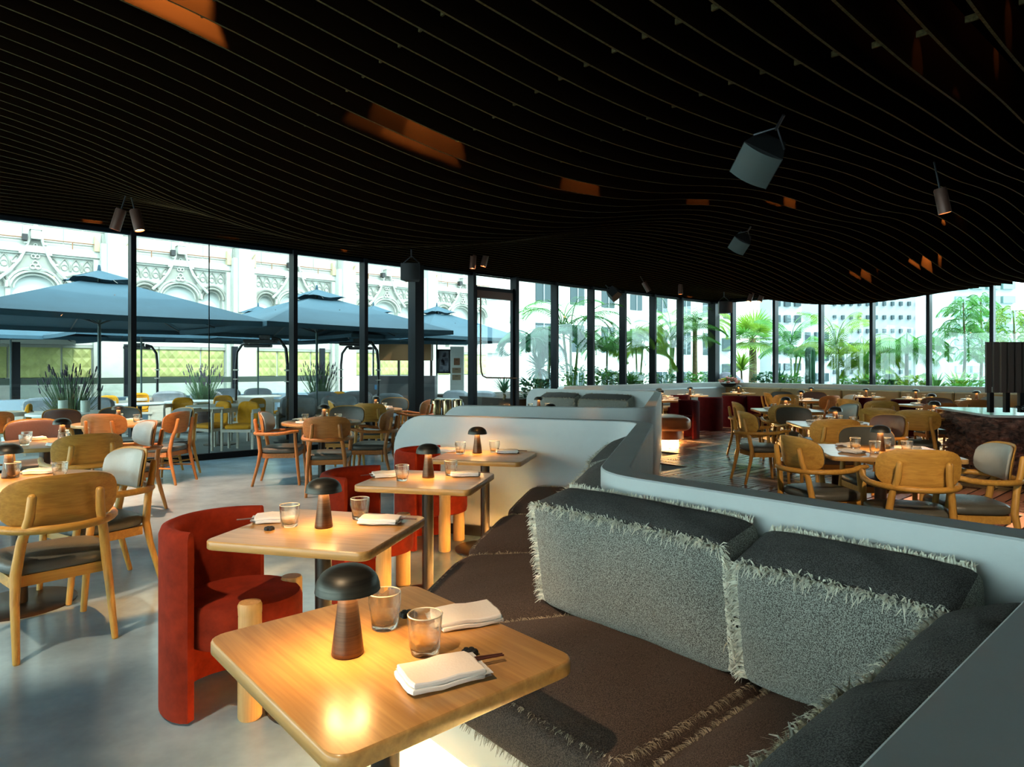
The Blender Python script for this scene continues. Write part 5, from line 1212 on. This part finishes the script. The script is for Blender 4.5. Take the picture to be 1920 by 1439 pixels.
# raised garden bed around the corner
for nm, a in (('planter_bed', (10.2, SW + 3.2, TW + .35, TW + 4.2)), ('planter_bed', (SW + .45, SW + 4.5, -4, TW + .34))):
    b = MB(); P = [R(a[0], a[2]), R(a[1], a[2]), R(a[1], a[3]), R(a[0], a[3])]; b.prism([(p[0], p[1]) for p in P], -.15 if nm else 0, .72); o = b.build(nm, SOIL)
    tag(o, 'raised planting bed outside the terrace-side garden panes' if a[0] < 12 else 'raised planting bed outside the long garden glazing', 'planter')
# ------------------------------------------------ plants
def frond(b, o, az, el, L, droop, ll, n=22, wd=.03, hang=.3):
    pts = []; x, y, z = o; e = el; st = L / n
    for i in range(n + 1):
        pts.append((x, y, z)); x += st * cos(e) * cos(az); y += st * cos(e) * sin(az); z += st * sin(e); e -= droop / n * (1 + i / n)
    b.tube(pts, [.016 * (1 - .8 * i / n) for i in range(n + 1)], 4, cap=False)
    for i in range(2, n + 1):
        p = pts[i]; u = i / n; l = ll * (sin(pi * min(u * .85 + .12, 1)) ** .6); t = tuple(pts[i][k] - pts[i - 1][k] for k in range(3))
        for sd in (-1, 1):
            a2 = az + sd * (1.15 - .5 * u); d = (cos(a2) * l, sin(a2) * l, -hang * l + t[2] / st * .35 * l); w2 = wd / 2; q = (p[0] + d[0] * .5, p[1] + d[1] * .5, p[2] + d[2] * .5 + .12 * l * (1 - hang))
            nx, ny = cos(az) * w2, sin(az) * w2
            b.add([p, (q[0] - nx, q[1] - ny, q[2]), (p[0] + d[0], p[1] + d[1], p[2] + d[2]), (q[0] + nx, q[1] + ny, q[2])], [[0, 1, 2, 3]])
def palm(px, Y, zc, lb, nf=12, L=1.5, ll=.42, lm=None, tr=.05, stems=1, seed=0, el0=1.3, droop=1.9, hang=.3, z0=.7, wd=.036, kind='palm'):
    rn = random.Random(seed); x, y, _ = atY(px, Y); r = thing('palm', lb, 'palm', (x, y, z0)); lm = lm or LEAF
    heads = []
    for s_ in range(stems):
        hx, hy = (0, 0) if stems == 1 else (rn.uniform(-.3, .3), rn.uniform(-.3, .3)); h = (zc - z0) * (1 if s_ == 0 else rn.uniform(.55, .95))
        b = MB(); b.tube([(hx * .3, hy * .3, 0), (hx * .6, hy * .6, h * .5), (hx, hy, h)], [tr * 1.15, tr, tr * .85], 8); b.build('trunk', TRUNK if stems == 1 else STEMG, r); heads.append((hx, hy, h))
    for i in range(nf):
        hd = heads[i % stems]; az = 2 * pi * i / nf * (1 if stems == 1 else 2.4) + rn.uniform(-.25, .25); b = MB()
        frond(b, hd, az, el0 - (i % 3) * .35 + rn.uniform(-.1, .1), L * rn.uniform(.8, 1.1), droop * rn.uniform(.8, 1.15), ll, 30, wd, hang); b.build('frond', lm, r)
    return r
def fanpalm(px, Y, zc, lb, L=.75, tr=.12, seed=0, nf=20):
    rn = random.Random(seed); x, y, _ = atY(px, Y); r = thing('fan_palm', lb, 'palm', (x, y, .7)); h = zc - .7
    b = MB(); b.tube([(0, 0, 0), (.02, 0, h * .5), (0, 0, h)], [tr * 1.1, tr, tr * .9], 10); b.build('trunk', TRUNK, r)
    for i in range(nf):
        az = i * 2.4; el = 1.35 - 1.9 * (i / nf) + rn.uniform(-.1, .1); pl_ = .45; c = (cos(el) * cos(az) * pl_, cos(el) * sin(az) * pl_, h + sin(el) * pl_); b = MB(); b.tube([(0, 0, h), c], [.014, .010], 4)
        for k in range(-9, 10):
            a = k / 9 * 1.9; d = (cos(el) * cos(az), cos(el) * sin(az), sin(el)); sd = (-sin(az), cos(az), 0); l = L * (1 - .25 * abs(k / 9))
            e = tuple(c[j] + (d[j] * cos(a) + sd[j] * sin(a)) * l - (0, 0, .12 * l)[j] for j in range(3)); m_ = tuple((c[j] * .5 + e[j] * .5) for j in range(3)); up = (0, 0, .02)
            w_ = .03; pr = tuple((-d[j] * sin(a) + sd[j] * cos(a)) * w_ for j in range(3)); b.add([c, tuple(m_[j] - pr[j] for j in range(3)), e, tuple(m_[j] + pr[j] for j in range(3))], [[0, 1, 2, 3]])
        b.build('fan_leaf', LEAFY if i % 3 else LEAF, r)
def yucca(px, Y, zc, lb, L=.55, n=70, lm=None, seed=0, trunk=True, el=(-.5, 1.5), w_=.03):
    rn = random.Random(seed); x, y, _ = atY(px, Y); r = thing('yucca', lb, 'plant', (x, y, .70)); h = zc - .7
    b = MB(); b.tube([(0, 0, -.01), (.02, .01, max(h * .5, .02)), (0, 0, max(h, .05))], .03, 6); b.build('stem', TRUNK, r); b = MB()
    for i in range(n):
        az = rn.uniform(0, 6.28); e = rn.uniform(*el); l = L * rn.uniform(.75, 1.1); P = [(0, 0, h)]; 
        for k in range(1, 4): u = k / 3; P.append((cos(az) * cos(e - .3 * u) * l * u, sin(az) * cos(e - .3 * u) * l * u, h + sin(e - .3 * u) * l * u))
        nx, ny = -sin(az), cos(az); V = []
        for k, q in enumerate(P): ww = w_ * (.6, 1, .8, .05)[k]; V += [(q[0] - nx * ww, q[1] - ny * ww, q[2]), (q[0] + nx * ww, q[1] + ny * ww, q[2])]
        b.add(V, [[2 * k, 2 * k + 1, 2 * k + 3, 2 * k + 2] for k in range(3)])
    o = b.build('blades', lm or LEAFB, r); o['kind'] = 'stuff'; return r
def shrub(px, Y, z, lb, R_=.45, n=260, lm=None, seed=0, ls=.10, H=None, hang=0.0):
    rn = random.Random(seed); x, y, _ = atY(px, Y); r = thing('shrub', lb, 'plant', (x, y, .70)); H = H or R_ * 1.2; b = MB()
    for i in range(9): a = i * .7; b.tube([(0, 0, 0), (R_ * .5 * cos(a), R_ * .5 * sin(a), H * .6), (R_ * .8 * cos(a), R_ * .8 * sin(a), H)], .008, 4)
    b.build('stems', STEMG, r); b = MB()
    for i in range(n):
        a, q, u = rn.uniform(0, 6.28), rn.random() ** .5, rn.random(); rr = R_ * q * sqrt(max(.05, 1 - (u - .4) ** 2)); c = (rr * cos(a), rr * sin(a), H * u * 1.1); l = ls * rn.uniform(.6, 1.3)
        d = (cos(a + rn.gauss(0, .6)) * l, sin(a + rn.gauss(0, .6)) * l, l * (rn.uniform(-.4, .9) - hang)); s_ = (-d[1] * .3, d[0] * .3, l * .1)
        b.add([c, tuple(c[k] + d[k] * .5 + s_[k] for k in range(3)), tuple(c[k] + d[k] for k in range(3)), tuple(c[k] + d[k] * .5 - s_[k] for k in range(3))], [[0, 1, 2, 3]])
    o = b.build('leaves', lm or LEAF, r); o['kind'] = 'stuff'; return r
def feather(px, Y, zc, lb, R_=.9, n=70, seed=0, lm=None, zlow=.9):
    """tall slender tree with drooping feathery foliage"""
    rn = random.Random(seed); x, y, _ = atY(px, Y); r = thing('feathery_tree', lb, 'tree', (x, y, .70)); b = MB(); h = zc - .7
    b.tube([(0, 0, 0), (.05, 0, h * .5), (0, 0, h)], [.045, .035, .015], 6); b.build('trunk', TRUNK, r); b = MB()
    for i in range(n):
        a = rn.uniform(0, 6.28); z = h * rn.uniform(zlow * .45, 1.05); q = R_ * rn.uniform(.3, 1) * (1.15 - z / h * .6); P = (q * .3 * cos(a), q * .3 * sin(a), z)
        frond(b, P, a, rn.uniform(.1, .9), q, 1.9, .20, 12, .018, .8)
    o = b.build('foliage', lm or LEAF, r); o['kind'] = 'stuff'; return r
def cactus(px, Y, z1, lb, r_=.09, arms=0):
    x, y, _ = atY(px, Y); r = thing('column_cactus', lb, 'cactus', (x, y, .70)); b = MB()
    h = z1 - .7; pr = [(r_ * .9, 0), (r_, h * .3), (r_ * .95, h * .6), (r_, h * .9), (r_ * .8, h * .97), (0, h)]; b.lathe(pr, 20, fl=lambda q, z, A: q * (1 + .14 * cos(10 * A))); b.build('ribbed_column', LEAFB, r); return r
palm(1072, 17.6, 2.5, 'tall areca palm with upright fronds behind the second garden pane', 24, 1.9, .5, LEAF, .035, 4, 1, 1.45, 1.5, .25)
palm(1018, 16.6, 2.35, 'arching blue-green palm in the first garden pane', 15, 1.15, .42, LEAFB, .04, 2, 2, 1.0, 2.2, .7)
yucca(1012, 16.0, 1.42, 'spiky yucca low in the first garden pane', .62, 90, LEAFB, 3)
palm(1138, 18.5, 1.9, 'slim palm with airy crown in the third garden pane', 14, 1.25, .35, LEAF, .03, 1, 4, 1.5, 1.5, .6)
palm(1256, 20.0, 2.3, 'bushy upright palm in the fifth garden pane', 22, 1.75, .40, LEAF, .045, 2, 5, 1.5, 1.1, .5)
palm(1303, 21.0, 2.7, 'tall palm with thick green stem left of the corner column', 14, 1.6, .45, LEAFY, .08, 1, 6, 1.2, 1.7, .5)
palm(1196, 19.0, 2.4, 'thin palm with hanging fronds in the fourth garden pane', 12, 1.2, .40, LEAFY, .025, 2, 7, 1.2, 2.2, .8)
fanpalm(1411, 22.5, 2.45, 'fan palm with a stout trunk right of the corner column', .8, .13, 1, 24)
yucca(1390, 20.8, 1.35, 'bright green yucca at the foot of the fan palm', .75, 70, LEAFY, 8, True, (.2, 1.5), .035)
for i, (px, Y, R_, lm, lb) in enumerate([(1000, 15.9, .35, LEAFB, 'low shrub at the left foot of the yucca'), (1085, 17.4, .6, LEAF, 'bright leafy shrub in the second garden pane'), (1132, 17.9, .5, LEAF, 'leafy shrub in the third garden pane, left'), (1160, 18.6, .5, LEAFB, 'dark shrub in the third garden pane, right'), (1205, 19.0, .45, LEAF, 'shrub in the fourth garden pane'), (1245, 19.6, .4, LEAFB, 'broad-leaved shrub in the fifth garden pane'), (1310, 20.8, .45, LEAF, 'shrub beside the corner column'),
                                       (1440, 20.0, .45, LEAFB, 'shrub between the fan palm and the cactus'), (1475, 19.4, .4, LEAF, 'shrub right of the second long garden post'), (1602, 17.6, .35, LEAF, 'low leafy plant before the broad tower'), (1655, 17.2, .4, LEAF, 'low plant left of the third long garden post'), (1715, 16.6, .4, LEAFY, 'low plant under the wide middle pane'), (1815, 15.6, .4, LEAF, 'low plant left of the slatted screen')]):
    shrub(px, Y, 0, lb, R_, 320, lm, 20 + i, .13)
b = MB(); rn = random.Random(5)
cube_mesh(hexmap([(-.55, -.4, 0), (.55, -.4, 0), (.55, .4, 0), (-.55, .4, 0)], [(-.25, -.2, .62), (.3, -.2, .5), (.3, .2, .5), (-.25, .2, .62)], (.05, .05, .05), 4, 3), 9).build('garden_boulder', mat('blue_grey_boulder', (.13, .14, .19), .8, bump=(6, .8, .1)))
bo = bpy.data.objects['garden_boulder']; bo.location = (*atY(1366, 20.2)[:2], .70); tag(bo, 'blue-grey boulder outside behind the flower bowl', 'rock')
cactus(1519, 18.6, 2.05, 'tall column cactus left of the second long garden post', .12); cactus(1667, 17.0, 1.3, 'short column cactus in the wide middle pane', .10)
palm(1485, 20.0, 2.1, 'airy palm clump in the second long garden pane', 16, 1.5, .35, LEAF, .03, 3, 11, 1.45, 1.3, .6)
palm(1572, 18.8, 2.0, 'slender multi-stem palm in front of the broad tower, left', 18, 1.6, .38, LEAFY, .03, 3, 12, 1.5, 1.3, .6)
palm(1700, 17.6, 1.9, 'drooping palm in the wide middle pane', 14, 1.4, .4, LEAF, .05, 1, 13, 1.2, 2.0, .7)
palm(1640, 18.4, 2.0, 'palm with hanging yellow-green fronds by the third long garden post', 12, 1.3, .4, LEAFY, .03, 2, 14, 1.2, 2.2, .9)
feather(1806, 16.6, 3.1, 'tall feathery tree left of the slatted screen', .95, 75, 15); feather(1838, 17.4, 3.3, 'second feathery tree, just left of the last garden post', .9, 60, 16); feather(1900, 16.8, 2.9, 'feathery tree at the right edge above the slatted screen', 1.0, 70, 17, LEAFY)
for px, Y, lm, lb in ((1462, 19.6, LEAFB, 'agave low beside the first long garden post'), (1622, 17.6, LEAFY, 'spiky yucca right of the palm clump'), (1755, 16.2, LEAF, 'long-bladed yucca right of the wide post'), (1797, 15.9, LEAFY, 'yellow-green agave under the feathery trees'), (1185, 18.2, LEAF, 'grassy yucca in the fourth garden pane')):
    yucca(px, Y, .85, lb, .62, 60, lm, px, True, (.1, 1.5), .03)
yucca(945, 15.6, .85, 'tuft of blue-green grass outside the terrace door', .5, 110, LEAFB, 77, True, (.5, 1.5), .012)
